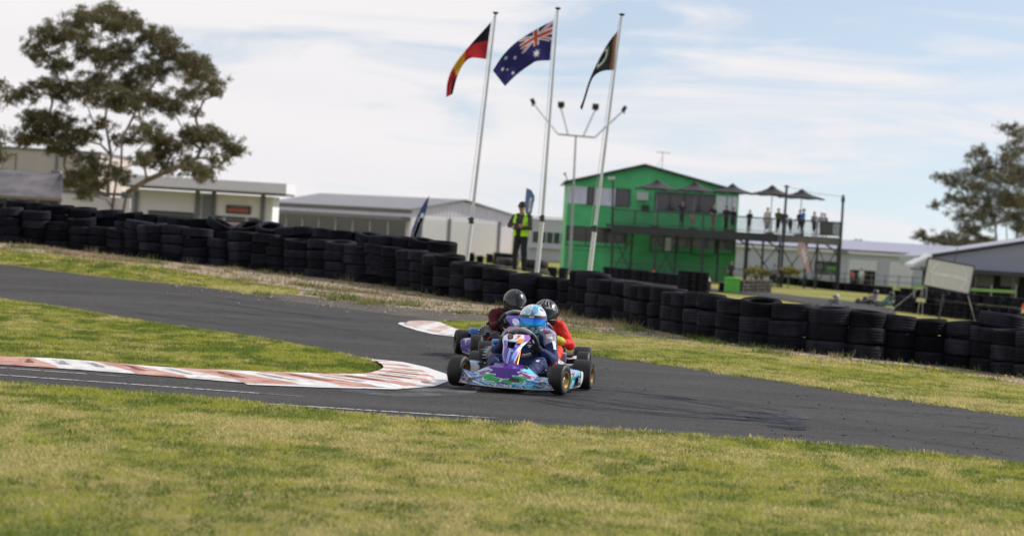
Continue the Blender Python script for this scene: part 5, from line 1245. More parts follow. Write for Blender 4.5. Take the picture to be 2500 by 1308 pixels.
# open vest: two front panels, back, shoulder straps
def vest_sheet(name, fn, m_, th=.012, nu=24, nv=26):
    G = [[fn(i / (nu - 1), j / (nv - 1)) for j in range(nv)] for i in range(nu)]; o = grid_mesh(name, G, mat=m_, parent=root); s_ = o.modifiers.new('thick', 'SOLIDIFY'); s_.thickness = th; return o
M_hv = mat('hi_vis_yellow', HV, .6, var=.1, bump=.3, bscale=25); M_hv.node_tree.nodes['Principled BSDF'].inputs['Roughness'].default_value = .55
def tors(a, z):
    """point on the torso surface: a angle (0 front, + right), z height"""
    rx = np.interp(z, [.90, 1.0, 1.1, 1.3, 1.42], [.205, .20, .20, .225, .20]); ry = np.interp(z, [.90, 1.0, 1.1, 1.3, 1.42], [.165, .165, .165, .150, .10])
    w_ = 1 + .02 * math.sin(z * 40 + a * 5); return (rx * math.sin(a) * w_, -ry * math.cos(a) * w_, z)
for s_ in (-1, 1):
    vest_sheet('vest_panel', lambda f, g: tors(s_ * (.30 + .20 * g + (1.15) * f * (1 - .35 * max(0, g - .65) / .35)), .93 + .50 * g), M_hv)
    vest_sheet('vest_strap', lambda f, g: (s_ * (.085 + .085 * f), -.10 + .22 * g, 1.455 + .038 * math.sin(math.pi * g) - .02 * f), M_hv, nu=8, nv=12)
vest_sheet('vest_back', lambda f, g: tors(1.75 + 2.78 * f, .93 + .50 * g), M_hv)
m = MB(); m.lathe([(0, .115), (.05, .108), (.085, .075), (.102, .03), (.102, -.005), (.09, -.005), (0, .02)], (0, -.015, 1.665), n=20); m.tube([(-.08, -.10, 1.665), (0, -.185, 1.652), (.08, -.10, 1.665)], [.012, .03, .012], 8); m.build('cap', mat('cap_dark', (.02, .02, .024), .8), root, True)
m = MB(); m.box((-.036, -.122, 1.645), (.06, .02, .036), (0, 0, .25)); m.box((.036, -.122, 1.645), (.06, .02, .036), (0, 0, -.25)); m.tube([(-.085, -.03, 1.65), (-.07, -.115, 1.65), (.07, -.115, 1.65), (.085, -.03, 1.65)], .005, 4); bevel(m.build('sunglasses', mat('sunglass', (.01, .01, .01), .15), root), .006)
m = MB(); m.tube([(-.03, -.165, 1.32), (-.02, -.185, 1.06), (.01, -.165, .96)], .014, 5); m.build('lanyard', M_char, root)

# ------------------------------------------------------------------ spectators
DZ = pl.z + ZD
def deck(u, y=1.0): p = at(u, 540, 172 + y); return Vector((p.x, 172 + y, DZ))
sp = [(1664, 1.78, 0, 'spectator in dark clothes raising both arms to their face, under the second parasol', (.03, .035, .05), (.04, .04, .05), 'look', 1.2, {}),
      (1691, 1.2, 0, 'small child in a coral top behind the deck rail', (.55, .25, .2), (.3, .3, .34), 'stand', 1.6, {}),
      (1741, 1.75, 20, 'spectator in a black shirt turned aside, between the second and third parasol', (.02, .02, .022), (.3, .17, .13), 'rail', 1.0, dict(bare_legs=True)),
      (1773, 1.70, -10, 'left of two dark spectators under the middle parasol', (.03, .035, .03), (.02, .02, .02), 'phone', 1.6, {}),
      (1789, 1.62, 15, 'right of two dark spectators under the middle parasol', (.022, .022, .028), (.03, .03, .04), 'rail', 1.2, {}),
      (1829, 1.50, 0, 'short spectator in dark grey standing alone at the rail left of the fourth parasol', (.035, .035, .04), (.03, .03, .03), 'rail', 1.0, {}),
      (1873, 1.72, -25, 'spectator in a long cream coat under the fourth parasol', (.55, .50, .45), (.5, .46, .42), 'stand', 1.0, dict(long_coat=True)),
      (1900, 1.72, 10, 'spectator in an olive jacket and dark trousers beside the tall deck pole', (.10, .10, .04), (.03, .02, .02), 'rail', 1.0, {}),
      (1915, 1.66, -10, 'spectator in navy half hidden by the tall deck pole', (.03, .035, .09), (.05, .05, .1), 'stand', 1.6, {}),
      (1953, 1.70, 30, 'spectator in brown half behind the one in bright blue', (.10, .045, .035), (.02, .02, .03), 'stand', 1.5, {}),
      (1961, 1.80, -70, 'spectator in a bright blue shirt and navy trousers under the last parasol', (.03, .25, .62), (.02, .022, .04), 'rail', 1.0, {}),
      (1988, 1.64, 20, 'spectator with black hair in a grey top and dark skirt near the deck end', (.25, .24, .26), (.05, .05, .07), 'phone', 1.0, dict(bare_legs=True)),
      (2006, 1.60, -15, 'spectator with loose dark hair in a white top near the deck end', (.5, .48, .46), (.03, .03, .03), 'rail', 1.3, {}),
      (2014, 1.58, 20, 'last spectator on the right, in black, beside the deck end screen', (.02, .02, .022), (.02, .02, .03), 'stand', 1.8, {}),
      (1930, 1.15, 0, 'small child in dark clothes behind the rail right of the tall deck pole', (.04, .04, .05), (.03, .03, .03), 'stand', 1.2, {})]
for u, H, rz, lb, tp, lg, ps, y, kw in sp: person(deck(u, y), H * 1.07, R(rz), lb, tp, lg, ps, group='spectators on the viewing deck', voxel=.034, **kw)
for u, D, H, lb, tp, lg in ((1782, 166, 1.7, 'person in navy standing on the ground by the clubhouse corner post', (.03, .04, .07), (.03, .03, .04)), (1889, 169, 1.6, 'person in a light blue top sitting low under the deck, left one', (.2, .3, .5), (.03, .03, .05)), (1906, 167, 1.5, 'person in dark clothes under the deck beside the one in light blue', (.03, .03, .03), (.02, .02, .02)),
                        (1845, 168, 1.3, 'child with fair hair behind the dusty tyres under the deck', (.3, .25, .2), (.1, .1, .12)), (2102, 195, 1.5, 'person in white at the open roller door of the long shed', (.6, .6, .62), (.3, .3, .32)), (2078, 196, 1.3, 'person in red at the left of the open roller door', (.45, .10, .08), (.05, .05, .06))):
    person(onground(u, D), H, 0, lb, tp, lg, 'stand', voxel=.04, hair=(.35, .25, .12) if 'fair' in lb else (.03, .022, .018))
person(onground(461, 108), 2.25, 0, 'distant person in a blue shirt and straw hat seen over the left tyre barrier', (.05, .25, .45), (.05, .05, .1), 'stand', voxel=.04, hat=(.65, .5, .28))
person(onground(1094, 190), 1.55, 0, 'distant person in blue before the roller doors of the gabled shed', (.06, .17, .42), (.03, .03, .05), 'stand', voxel=.04)
# ------------------------------------------------------------------ karts
M_ktyre = mat('slick_tyre', (.010, .010, .011), .55, var=.25, scale=8, bump=.15, bscale=120, spec=.4)
M_gold = mat('rim_gold', (.45, .27, .08), .35, .85, var=.1); M_rimd = mat('rim_dark', (.06, .06, .065), .4, .7, var=.1)
M_steel = mat('chrome_steel', (.6, .6, .62), .22, .95, var=.06); M_copper = mat('anodised_copper', (.60, .16, .05), .25, .85, var=.1)
M_blackp = mat('black_plastic', (.012, .012, .014), .45, var=.15); M_greyg = mat('grip_grey', (.33, .325, .33), .6, var=.15, bump=.2, bscale=150); M_gripd = mat('grip_dark', (.035, .038, .06), .55)
M_print = paintmat('kart_print', .33, coat=.15, spec=.4); M_helm = paintmat('helmet_gloss', .18, coat=.8); M_white_t = mat('sticker_white', (.75, .75, .76), .4); M_black_t = mat('sticker_black', (.012, .012, .016), .4)
M_red_t = mat('sticker_red', (.62, .03, .03), .4); M_orange_t = mat('sticker_orange', (.75, .30, .04), .4); M_silver_t = mat('sticker_silver', (.45, .46, .48), .35)
M_gin = mat('engine_metal', (.16, .16, .17), .45, .8, var=.2); M_visor = mat('visor_blue', (.0, .12, .62), .18, .35, var=.0, coat=.3); M_visork = mat('visor_smoke', (.010, .011, .014), .10, .0, spec=.6, coat=.0); M_helmk = paintmat('helmet_black_gloss', .28, coat=.15, spec=.35)
# blue visor: lighter cyan-blue low down, deeper blue towards the top
def visor_tones():
    t = M_visor.node_tree; b = t.nodes['Principled BSDF']; g = N(t, 'ShaderNodeTexCoord'); s_ = N(t, 'ShaderNodeSeparateXYZ'); L(t, g.outputs['Object'], s_.inputs[0])
    r = N(t, 'ShaderNodeValToRGB'); mr = N(t, 'ShaderNodeMapRange'); L(t, s_.outputs[2], mr.inputs[0]); mr.inputs[1].default_value = -.066; mr.inputs[2].default_value = .012; L(t, mr.outputs[0], r.inputs[0])
    r.color_ramp.elements[0].color = (.0, .38, .85, 1); r.color_ramp.elements[1].color = (.0, .13, .80, 1); L(t, r.outputs[0], b.inputs['Base Color'])
visor_tones()
def text_geo(txt, size=1.0, shear=0.0, bold=0.0):
    """letter shapes as flat triangles, centred; x,y in units of letter height"""
    cu = bpy.data.curves.new('t', 'FONT'); cu.body = txt; cu.size = size; cu.align_x = 'CENTER'; cu.align_y = 'CENTER'; cu.shear = shear; cu.offset = bold; cu.resolution_u = 3
    o = bpy.data.objects.new('t', cu); col.objects.link(o); dg = bpy.context.evaluated_depsgraph_get(); me = bpy.data.meshes.new_from_object(o.evaluated_get(dg))
    bm = bmesh.new(); bm.from_mesh(me)
    for _ in range(2):
        lg = [e for e in bm.edges if e.calc_length() > size * .25]
        if lg: bmesh.ops.subdivide_edges(bm, edges=lg, cuts=1)
    bmesh.ops.triangulate(bm, faces=bm.faces)
    V = [tuple(v.co) for v in bm.verts]; bm.verts.index_update(); F = [tuple(v.index for v in f.verts) for f in bm.faces]; bm.free()
    bpy.data.objects.remove(o); bpy.data.meshes.remove(me); bpy.data.curves.remove(cu); return V, F
def text_on(txt, size, fn, m, parent, shear=0, bold=0.0, name='lettering'):
    V, F = text_geo(txt, size, shear, bold); me = bpy.data.meshes.new(name); me.from_pydata([tuple(fn(x, y)) for x, y, z in V], [], F); me.update(); o = link_mesh(name, me, m, parent)
    return o
def wheel(parent, x, y, r, w, rim, side, steer=0):
    e = MB(); hw = w / 2; ri = r * .52
    e.lathe([(ri, -hw * .80), (ri + .008, -hw * .92), (r * .78, -hw * 1.0), (r * .93, -hw * .93), (r * .985, -hw * .72), (r, -hw * .35), (r, hw * .35), (r * .985, hw * .72), (r * .93, hw * .93), (r * .78, hw), (ri + .008, hw * .92), (ri, hw * .80)], (0, 0, 0), 'X', 40)
    t = e.build('tyre', M_ktyre, parent, True); t.location = (x, y, r); t.rotation_euler.z = steer
    e = MB(); e.lathe([(ri + .006, -hw * .93), (ri + .006, -hw * .80), (ri - .012, -hw * .6), (ri - .016, 0), (ri - .012, hw * .6), (ri + .006, hw * .80), (ri + .006, hw * .93), (ri - .002, hw * .93), (ri - .02, hw * .6), (ri - .03, 0), (ri - .02, -hw * .6), (ri - .002, -hw * .93)], (0, 0, 0), 'X', 32)
    e.lathe([(0, side * hw * .15 - .004), (ri - .015, side * hw * .15 - .004), (ri - .015, side * hw * .15 + .004), (0, side * hw * .15 + .004)], (0, 0, 0), 'X', 24, False)
    e.build('rim', rim, t, True)
    e = MB(); e.lathe([(0, side * hw * .2), (.03, side * hw * .2), (.024, side * hw * .7), (.012, side * hw * .75), (0, side * hw * .75)], (0, 0, 0), 'X', 12, False)
    for k in range(3): a = k * 2.094; e.lathe([(0, side * hw * .16), (.007, side * hw * .16), (.007, side * hw * .35), (0, side * hw * .35)], (0, .042 * math.cos(a), .042 * math.sin(a)), 'X', 6, False)
    e.build('hub', M_steel, t, True); return t
# fairing surface: X picture-right (= -x), t from the bottom lip over the nose
def bumper_pt(X, t, off=0.0):
    w = abs(X) / .478; yf = .715 - .17 * w ** 2.2
    zt = float(np.interp(w, [0, .3, .5, .66, .85, .96, 1.0], [.205, .20, .15, .115, .150, .155, .13])); bk = float(np.interp(w, [0, .35, .5, .65, 1], [.20, .18, .09, .035, .02])); zb = .035 + .012 * w * w
    if t < .6: f = t / .6; z = zb + (zt - zb) * f; y = yf - .055 * f ** 1.6 - .02 * math.sin(f * math.pi) * (w < .0) + .012 * math.sin(f * math.pi)
    else: f = (t - .6) / .4; y = yf - .055 - bk * f; z = zt + .035 * math.sin(f * 1.5) * (1 - w)
    n = Vector((0, 1, .25 if t < .6 else 1)).normalized(); return Vector((-X, y, z)) + n * off
def lightning(X, t, x0, t0, dx, dt, wd):
    a = X - x0; b = t - t0; L2 = dx * dx + dt * dt; s = (a * dx + b * dt) / L2
    if s < 0 or s > 1: return False
    return abs(a * dt - b * dx) / math.sqrt(L2) < wd * (1 - s) * (1 + .5 * math.sin(s * 9))
def paint_main(X, t, seed=1):
    P_, G_, B_, C_, W_, K_, MG = (.065, .01, .25), (.02, .36, .10), (.01, .16, .60), (.12, .55, .72), (.72, .74, .78), (.015, .015, .02), (.32, .02, .20)
    a = abs(X)
    if t > .62 and a < .24: base = P_ if a < .19 + .04 * math.sin(X * 30) else C_
    else:
        n = float(fbm(X * 3.5 + t * 2 + 7, t * 9 - a * 15, seed)); n2 = float(vnoise(X * 9 + t * 4, t * 26 - a * 42, seed + 3))
        base = C_ if n < .42 else (B_ if n < .52 else (W_ if n < .60 else (P_ if n < .68 else (C_ if n < .76 else G_))))
        if n2 > .84: base = W_
        if a < .12 + .05 * (t - .3) and t > .12: base = P_
        if a > .06 and a < .075 and t < .15: base = W_
    for sx in (-1, 1):
        XX = X * sx
        for (x0, t0, dx, dt, wd, cc) in ((.05, .14, .20, .40, .075, G_), (.11, .30, .20, .10, .07, G_), (.17, .46, .10, .16, .05, MG), (.10, .12, .15, .10, .03, C_), (.24, .36, .16, -.16, .07, B_), (.30, .12, .12, .10, .035, P_)):
            if lightning(XX, t, x0, t0, dx, dt, wd + .016) : base = W_
            if lightning(XX, t, x0, t0, dx, dt, wd): base = cc
    if a > .40 and t > .30 and t < .7: base = (.11, .03, .34) if (int(a * 60) + int(t * 14)) % 2 else (.05, .42, .16)
    if .26 < a < .40 and .12 < t < .42 and vnoise(X * 40, t * 12, 9) > .35: base = (.03, .03, .035) if vnoise(X * 70, t * 40, 4) > .4 else (.30, .31, .33)
    if a > .40 and .02 < t < .13: base = (.65, .13, .07)
    if .05 < X < .14 and .22 < t < .33: base = (.02, .02, .03)
    if t < .035 or a > .468: base = W_
    return base
def paint_blue(X, t, seed=2):
    a = abs(X); d = math.hypot((X + .36) / .06, (t - .32) / .2)
    if .55 < d < 1.0: return (.7, .72, .78)
    n = float(fbm(X * 12, t * 8 - X * 9, seed)); return (.03, .05, .32) if n < .5 else ((.10, .04, .35) if n < .65 else (.55, .55, .62))
def paint_dark(X, t, seed=3):
    n = float(fbm(X * 12, t * 8 - X * 9, seed)); return (.02, .02, .025) if n < .55 else (.60, .60, .62)
def make_kart(name, loc, yaw, label, paint, rim, main=False, tilt=0):
    root = empty(name, loc, math.pi + yaw, label, 'go-kart', 'racing karts on the near track'); root.rotation_euler.x = 0; root.rotation_euler.y = tilt
    st = R(10) if main else R(6)
    for sx in (-1, 1):
        wheel(root, sx * .460, .485, .137, .130, rim, sx, -st); wheel(root, sx * .495, -.485, .138, .180, rim, sx)
    # chassis
    m = MB()
    for sx in (-1, 1):
        m.tube([(sx * .05, .62, .06), (sx * .14, .60, .06), (sx * .18, .45, .055), (sx * .17, .1, .05), (sx * .27, -.15, .05), (sx * .29, -.45, .06), (sx * .27, -.62, .07)], .015, 8)
        m.tube([(sx * .17, .48, .06), (sx * .32, .50, .09), (sx * .39, .485, .137)], .014, 8)
    for y, w_ in ((.60, .14), (.12, .17), (-.30, .28), (-.6, .27)): m.tube([(-w_, y, .058), (w_, y, .058)], .014, 8)
    m.build('chassis', mat('chassis_grey', (.12, .12, .13), .35, .7), root, True)
    m = MB(); m.tube([(-.42, -.485, .138), (.42, -.485, .138)], .017, 10); m.lathe([(.0, -.015), (.085, -.015), (.085, .015), (0, .015)], (-.20, -.485, .138), 'X', 20, False); m.lathe([(0, -.006), (.10, -.006), (.10, .006), (0, .006)], (.22, -.485, .138), 'X', 24, False)
    for sx in (-.3, .02, .3): m.box((sx, -.485, .138), (.05, .09, .09))
    m.build('rear_axle', M_steel, root, True)
    m = MB(); m.box((0, .30, .04), (.34, .62, .01)); m.build('floor_tray', M_rimd, root)
    m = MB(); m.tube([(-.36, .50, .137), (-.1, .38, .12), (.1, .38, .12), (.36, .50, .137)], .008, 6); m.build('tie_rod', M_steel, root)
    # seat shell
    G = []
    for i in range(17):
        s_ = i / 16; y = -.02 - .34 * s_ + .10 * max(0, .3 - s_); z = .055 + .02 * s_ + (.42 * max(0, s_ - .45) / .55) ** 1.0; w_ = .155 + .02 * math.sin(s_ * 3)
        G.append([(w_ * math.sin(a) * 1.05, y - .0 + (.03 * (1 - math.cos(a))), z + .12 * (1 - math.cos(a)) * (1 - .75 * max(0, s_ - .5))) for a in np.linspace(-1.35, 1.35, 13)])
    o = grid_mesh('seat', G, mat=mat('seat_fibreglass', (.05, .05, .055), .3, var=.2), parent=root); sd_ = o.modifiers.new('t', 'SOLIDIFY'); sd_.thickness = .008
    # nose fairing
    nu, nv = (320, 76) if main else (120, 40); G = [[tuple(bumper_pt(-.478 + .956 * i / (nu - 1), j / (nv - 1))) for j in range(nv)] for i in range(nu)]; C = [[paint(-.478 + .956 * i / (nu - 1), j / (nv - 1)) for j in range(nv)] for i in range(nu)]
    fa = grid_mesh('front_fairing', G, C, M_print, root); sd_ = fa.modifiers.new('t', 'SOLIDIFY'); sd_.thickness = .006; sd_.offset = 1
    # number panel: narrow foot, broad top
    def nas(q, s):
        wd = float(np.interp(s, [0, .06, .25, .5, .72, .86, 1.0], [.028, .054, .072, .086, .118, .126, .096])); y = .62 - .36 * s + .05 * math.sin(s * 3.1) - .075 * q * q; z = .245 + .245 * s + .02 * math.sin(s * 3) ; return Vector((-q * wd - .0, y, z))
    def npaint(q, s):
        if not main: return (.03, .025, .24) if math.hypot(q + .25, (s - .62) * 1.6) > .36 else ((.30, .32, .62) if fbm(q * 5, s * 9, 4) < .55 else (.62, .62, .70))
        if s > .70:
            if -.9 < q < .62 and s > .74: return (.74, .73, .74)
            return (.30, .12, .52) if q > .5 else (.5, .62, .7)
        if q > .15 and s > .35 and fbm(q * 5, s * 7, 9) > .45: return (.35, .75, .82) if vnoise(q * 14, s * 22, 2) > .3 else (.10, .55, .30)
        n = float(fbm(q * 2.4 + s * 2, s * 5, 14))
        if abs(q) < .14 * (1 - s) + .05 and s < .5: return (.30, .42, .62)
        return ((.05, .03, .36) if n < .52 else ((.20, .04, .42) if n < .60 else (.08, .30, .70))) if abs(q) < .86 else (.55, .62, .78)
    nu, nv = 50, 70; G = [[tuple(nas(-1 + 2 * i / (nu - 1), j / (nv - 1))) for j in range(nv)] for i in range(nu)]; C = [[npaint(-1 + 2 * i / (nu - 1), j / (nv - 1)) for j in range(nv)] for i in range(nu)]
    hole = lambda i, j: (-.50 < -1 + 2 * i / (nu - 1) < .28) and (.44 < j / (nv - 1) < .68) and main
    na = grid_mesh('number_panel', G, C, M_print, root, skip=hole); sd_ = na.modifiers.new('t', 'SOLIDIFY'); sd_.thickness = .005
    m = MB(); m.tube([(0, .35, .10), (0, .22, .30), (0, .1, .40)], .013, 10); m.build('column_support', M_steel, root, True)
    m = MB(); m.tube([(-.045, .50, .10), (-.03, .30, .27), (-.012, .12, .385)], [.017, .016, .014], 10); m.tube([(.045, .50, .10), (.03, .30, .27)], .012, 8); m.build('steering_column', M_copper if main else M_steel, root, True)
    m = MB(); m.tube([(-.043, .49, .11), (-.037, .40, .185)], .021, 10); m.build('column_clamp', M_steel, root, True)
    # steering wheel
    cw = Vector((0, .07, .408)); ew = Vector((0, .55, .835)); rad = .152
    def arc(a0, a1, n, rr=rad): return [cw + Vector((math.cos(a), 0, 0)) * rr + ew * math.sin(a) * rr * (1 if math.sin(a) > -.75 else .94) for a in np.linspace(a0, a1, n)]
    m = MB(); m.tube(arc(R(-90), R(270), 44), .0185, 10, False); sw_ = m.build('steering_wheel', M_greyg, root, True)
    for a0_, a1_ in ((-50, 48), (132, 230)):
        m = MB(); m.tube(arc(R(a0_), R(a1_), 16), .0200, 10); m.build('grip', M_gripd, sw_, True)
    m = MB(); 
    for a in (R(0), R(180), R(270)): m.tube([cw, cw + Vector((math.cos(a), 0, 0)) * rad + ew * math.sin(a) * rad], .009, 6)
    m.box(cw + Vector((0, .01, 0)), (.10, .03, .07), (-.6, 0, 0)); m.build('spoke', M_blackp, sw_, True)
    # side pods
    for sx in (-1, 1):
        def pod(s, q): # s along the length front..rear, q around the section from bottom outer to top inner
            y = .27 - .52 * s; px = .50 + .035 * math.sin(min(1, s * 1.2) * math.pi * .5) - .05 * max(0, .25 - s) * 4 * .6; top = .175 + .02 * math.sin(s * 3.14); 
            if q < .6: f = q / .6; x = px - .02 * (1 - f); z = .035 + (top - .035) * f; x += .012 * math.sin(f * 3.14)
            else: f = (q - .6) / .4; x = px - .15 * f; z = top + .01 * math.sin(f * 3)
            return (sx * x, y, z)
        nu, nv = 56, 24; G = [[pod(i / (nu - 1), j / (nv - 1)) for j in range(nv)] for i in range(nu)]
        pc = (lambda s, q: (paint(s * .5 + .06, q * .9, 5) if (q > .05 and .03 < s < .97) else (.7, .72, .76))) if main or paint is paint_blue else (lambda s, q: (.015, .015, .018) if q < .55 else (.66, .66, .68))
        C = [[pc(i / (nu - 1), j / (nv - 1)) for j in range(nv)] for i in range(nu)]; po = grid_mesh('side_pod', G, C, M_print, root); s2 = po.modifiers.new('t', 'SOLIDIFY'); s2.thickness = .006
        m = MB(); 
        for yy, ss in ((.262, 0), (-.252, 1)): e = [pod(ss, q) for q in np.linspace(0, 1, 12)] + [(sx * .35, yy, .05)]; m.add(e, [tuple(range(len(e)))])
        m.build('pod_end', M_white_t if main else M_blackp, po)
        if main:
            fn = lambda x, y_: Vector((sx * (.543), -.005 - (x if sx < 0 else -x) * -1, .105 + y_)); b2 = MB(); b2.box((sx * .545, -.02, .105), (.006, .15, .085)); bx2 = b2.build('logo_plate', M_black_t, po)
            text_on('KRD', .06, lambda x, y_: Vector((sx * .5505, -.02 + (x if sx < 0 else -x), .112 + y_)), M_silver_t, po, .2, .0015)
    if not main and paint is paint_dark:
        text_on('V-Power', .075, lambda x, y_: Vector((-.5505, .0 + x, .10 + y_)), M_white_t, root, .0, .0015)
    # rear bumper
    m = MB(); m.box((0, -.715, .125), (1.10, .06, .10)); m.box((-.50, -.70, .12), (.14, .07, .15)); m.box((.50, -.70, .12), (.14, .07, .15)); bevel(m.build('rear_bumper', M_blackp, root), .02)
    m = MB(); 
    for sx in (-.24, .24): m.tube([(sx, -.60, .07), (sx, -.71, .12)], .012, 6)
    m.build('bumper_bracket', M_steel, root)
    # engine on the driver's right, exhaust, airbox
    ex = .265 if not main else .28
    m = MB(); m.box((ex, -.25, .14), (.14, .17, .15)); m.box((ex, -.20, .19), (.10, .10, .10)); m.lathe([(0, -.03), (.055, -.03), (.06, .0), (.055, .03), (0, .03)], (ex + .05, -.28, .13), 'X', 16, False); en = m.build('engine', M_gin, root); bevel(en, .012)
    m = MB()
    for k in range(13):
        a = R(-12 + 204 * k / 12); c_ = Vector((ex, -.15, .255)); d_ = Vector((math.cos(a), 0, math.sin(a)))
        m.box(c_ + d_ * .066, (.078, .12, .0055), (0, -a, 0))
    b9 = MB(); b9.lathe([(0, -.055), (.09, -.055), (.09, -.04), (.035, -.03), (.035, .058), (0, .058)], (ex, -.15, .255), 'Y', 24, False); b9.build('head_and_gap_disc', M_blackp, en)  # head core, plus a black disc added to darken the gaps between fins
    m.build('cooling_fin', M_silver_t, en)
    m = MB(); m.lathe([(.018, 0), (.034, 0), (.036, .02), (.030, .03), (.018, .02)], (ex - .03, -.065, .20), 'Y', 20); m.build('intake', M_red_t, en, True)
    m = MB(); m.tube([(ex, -.15, .35), (ex + .005, -.15, .385)], [.012, .016], 8); m.tube([(ex, -.15, .375), (ex - .06, -.13, .385), (ex - .10, -.10, .33), (ex - .11, -.05, .2)], .005, 6); m.build('spark_lead', M_blackp, en)
    m = MB(); m.tube([(ex + .03, -.30, .20), (ex + .04, -.42, .235), (ex + .0, -.55, .22), (ex - .15, -.62, .2)], [.022, .04, .045, .03], 12); m.build('exhaust', M_steel, root, True)
    m = MB(); m.box((ex + .13, -.33, .27), (.11, .16, .07)); bevel(m.build('air_box', mat('airbox_blue', (.06, .20, .55), .4) if not main else M_blackp, root), .02)
    m = MB(); m.box((-.26, -.30, .16), (.12, .16, .10)); bevel(m.build('battery_box', mat('box_purple_white', (.45, .42, .55), .4, var=.3, scale=20), root), .01)
    if main:
        # lettering and plates
        text_on('DOME GROUP', .043, lambda x, y_: bumper_pt(-.03 + x * 1.22, .17 + y_ / .17 * .6, .004), M_black_t, fa, 0, .0012)
        for X0, sh in ((-.375, .25), (.335, .25)):
            b2 = MB(); bx2 = [tuple(bumper_pt(X0 + a, .26 + b_, .0035)) for a, b_ in ((-.075, -.12), (.085, -.12), (.075, .13), (-.06, .14))]; b2.add(bx2, [(0, 1, 2, 3)]); b2.build('logo_plate', M_black_t, fa)
            text_on('KRD', .052, lambda x, y_: bumper_pt(X0 + x * 1.1, .29 + y_ / .12 * .6 * .8, .006), M_silver_t, fa, sh, .002)
            text_on('RACING', .016, lambda x, y_: bumper_pt(X0 + x * 1.3, .17 + y_ / .12 * .6 * .8, .006), M_silver_t, fa, sh, .001)
        text_on('KRD', .045, lambda x, y_: bumper_pt(x, .52 + y_ / .17 * .6, .004), M_silver_t, fa, 0, .001); text_on('RACING', .018, lambda x, y_: bumper_pt(x, .36 + y_ / .17 * .6, .004), M_silver_t, fa, 0, .001)
        on = lambda q0, s0: (lambda x, y_: nas(q0 + x / .135, s0 + y_ / .30) + Vector((0, .006, .004)))
        text_on('7', .068, on(.20, .86), M_red_t, na, .15, .003, 'race_number')
        G = [[tuple(nas(a, b_) + Vector((0, .008, .006))) for b_ in (.62, .70, .80)] for a in (.36, .55, .74)]; grid_mesh('orange_sticker', G, mat=M_orange_t, parent=na)
        # small camera mount on the panel
        c_ = nas(-.32, .86) + Vector((0, .03, .005)); m = MB(); m.box(c_, (.052, .03, .050), (-.3, 0, 0)); cm_ = m.build('camera', M_blackp, root); bevel(cm_, .012)
        m = MB(); m.box(c_ + Vector((0, .0165, .004)), (.030, .006, .030), (-.3, 0, 0)); bevel(m.build('camera_screen', mat('screen_pink', (.45, .25, .30), .2), cm_), .004)
        c_ = nas(-.45, .98) + Vector((0, .0, .012)); m = MB(); m.box(c_, (.06, .03, .016)); m.build('mount', M_blackp, root)
    return root
# positions on the ground under the photo's wheels
def kart_at(u, D): p = onground(u, D); return Vector((p.x, p.y, .012))
K1 = kart_at(1267, 22.0); K2 = kart_at(1247.5, 26.9); K3 = kart_at(1305, 24.45)
k1_ = make_kart('go_kart', K1, R(-12), 'leading kart with purple, green and cyan bodywork, gold rims and number 7', paint_main, M_gold, True, R(-0.8)); k1_.location.z += .007
k2_ = make_kart('go_kart', K2, R(8), 'blue and purple kart on the left behind the leader, finned engine showing', paint_blue, M_rimd)
k3_ = make_kart('go_kart', K3, R(1), 'dark kart with white-topped side pod close behind the leader, red-suited driver', paint_dark, M_rimd)

# ------------------------------------------------------------------ helmets
def helm(a, z, off=0.0):
    """a: angle from straight ahead (+Y) towards +X, z height about the centre"""
    z0 = max(-.128, min(.1345, z)); f = math.sqrt(max(0.0, 1 - (z0 / .135) ** 2)) if z0 > 0 else math.sqrt(1 - (z0 / .22) ** 2)
    ca = math.cos(a); rx = .128 * f; ry = .152 * f
    chin = max(0, ca) ** 2 * max(0, min(1, (-z0 + .01) / .06)) * .022 - max(0, -ca) * max(0, -z0 - .03) * .25
    if z0 < -.10: rx *= 1 - (-.10 - z0) * 3.5; ry *= 1 - (-.10 - z0) * 3.0
    return Vector(((rx + off) * math.sin(a), (ry + chin + off) * ca - .008, z + (off if z > .12 else 0)))
def h_main(a, z):
    n = float(fbm(a * 1.5 + 3 + 1.2 * math.sin(z * 22), z * 11 + a * .8, 23)); W_, C_, B_, Nv = (.72, .75, .80), (.14, .50, .70), (.02, .10, .55), (.05, .03, .30)
    c = W_ if n < .46 else (C_ if n < .54 else (W_ if n < .575 else (B_ if n < .62 else (W_ if n < .70 else C_))))
    if abs(n - .575) < .006: c = Nv
    if math.hypot((a + .1) / .22, (z - .105) / .018) < 1: c = (.05, .45, .68)
    d = math.hypot((a + .85) / .5, (z - .085) / .035); 
    if .55 < d < .85: c = (.80, .82, .85)
    elif d <= .55: c = (.15, .45, .68) if d > .3 else (.12, .05, .40)
    elif .85 <= d < .98: c = (.10, .30, .70)
    if z < -.085 and vnoise(a * 5, z * 40, 3) > .5: c = (.10, .48, .50)
    return c
def h_black(a, z):
    if abs(z + .062) < .0022 and abs(a) < 2: return (.5, .5, .52)
    if -.095 < z < -.075: return (.07, .07, .072)
    d = math.hypot(a / .16, (z - .10) / .007); return (.20, .20, .22) if .6 < d < 1 else (.022, .023, .026)
LN = [((-.55, .125), (-.35, .09)), ((-.35, .09), (-.42, .07)), ((-.42, .07), (-.20, .05)), ((-.1, .12), (.0, .10)), ((.0, .10), (-.08, .085)), ((-.9, .07), (-.62, .055)), ((-.62, .055), (-.9, .045)), ((-.62, .055), (-.35, .048)), ((-1.3, .08), (-.9, .09)), ((-.9, .09), (-.9, .07)), ((.35, .11), (.55, .08)), ((.55, .08), (.3, .06)), ((.55, .08), (.9, .07)), ((-.1, .12), (-.3, .13))]
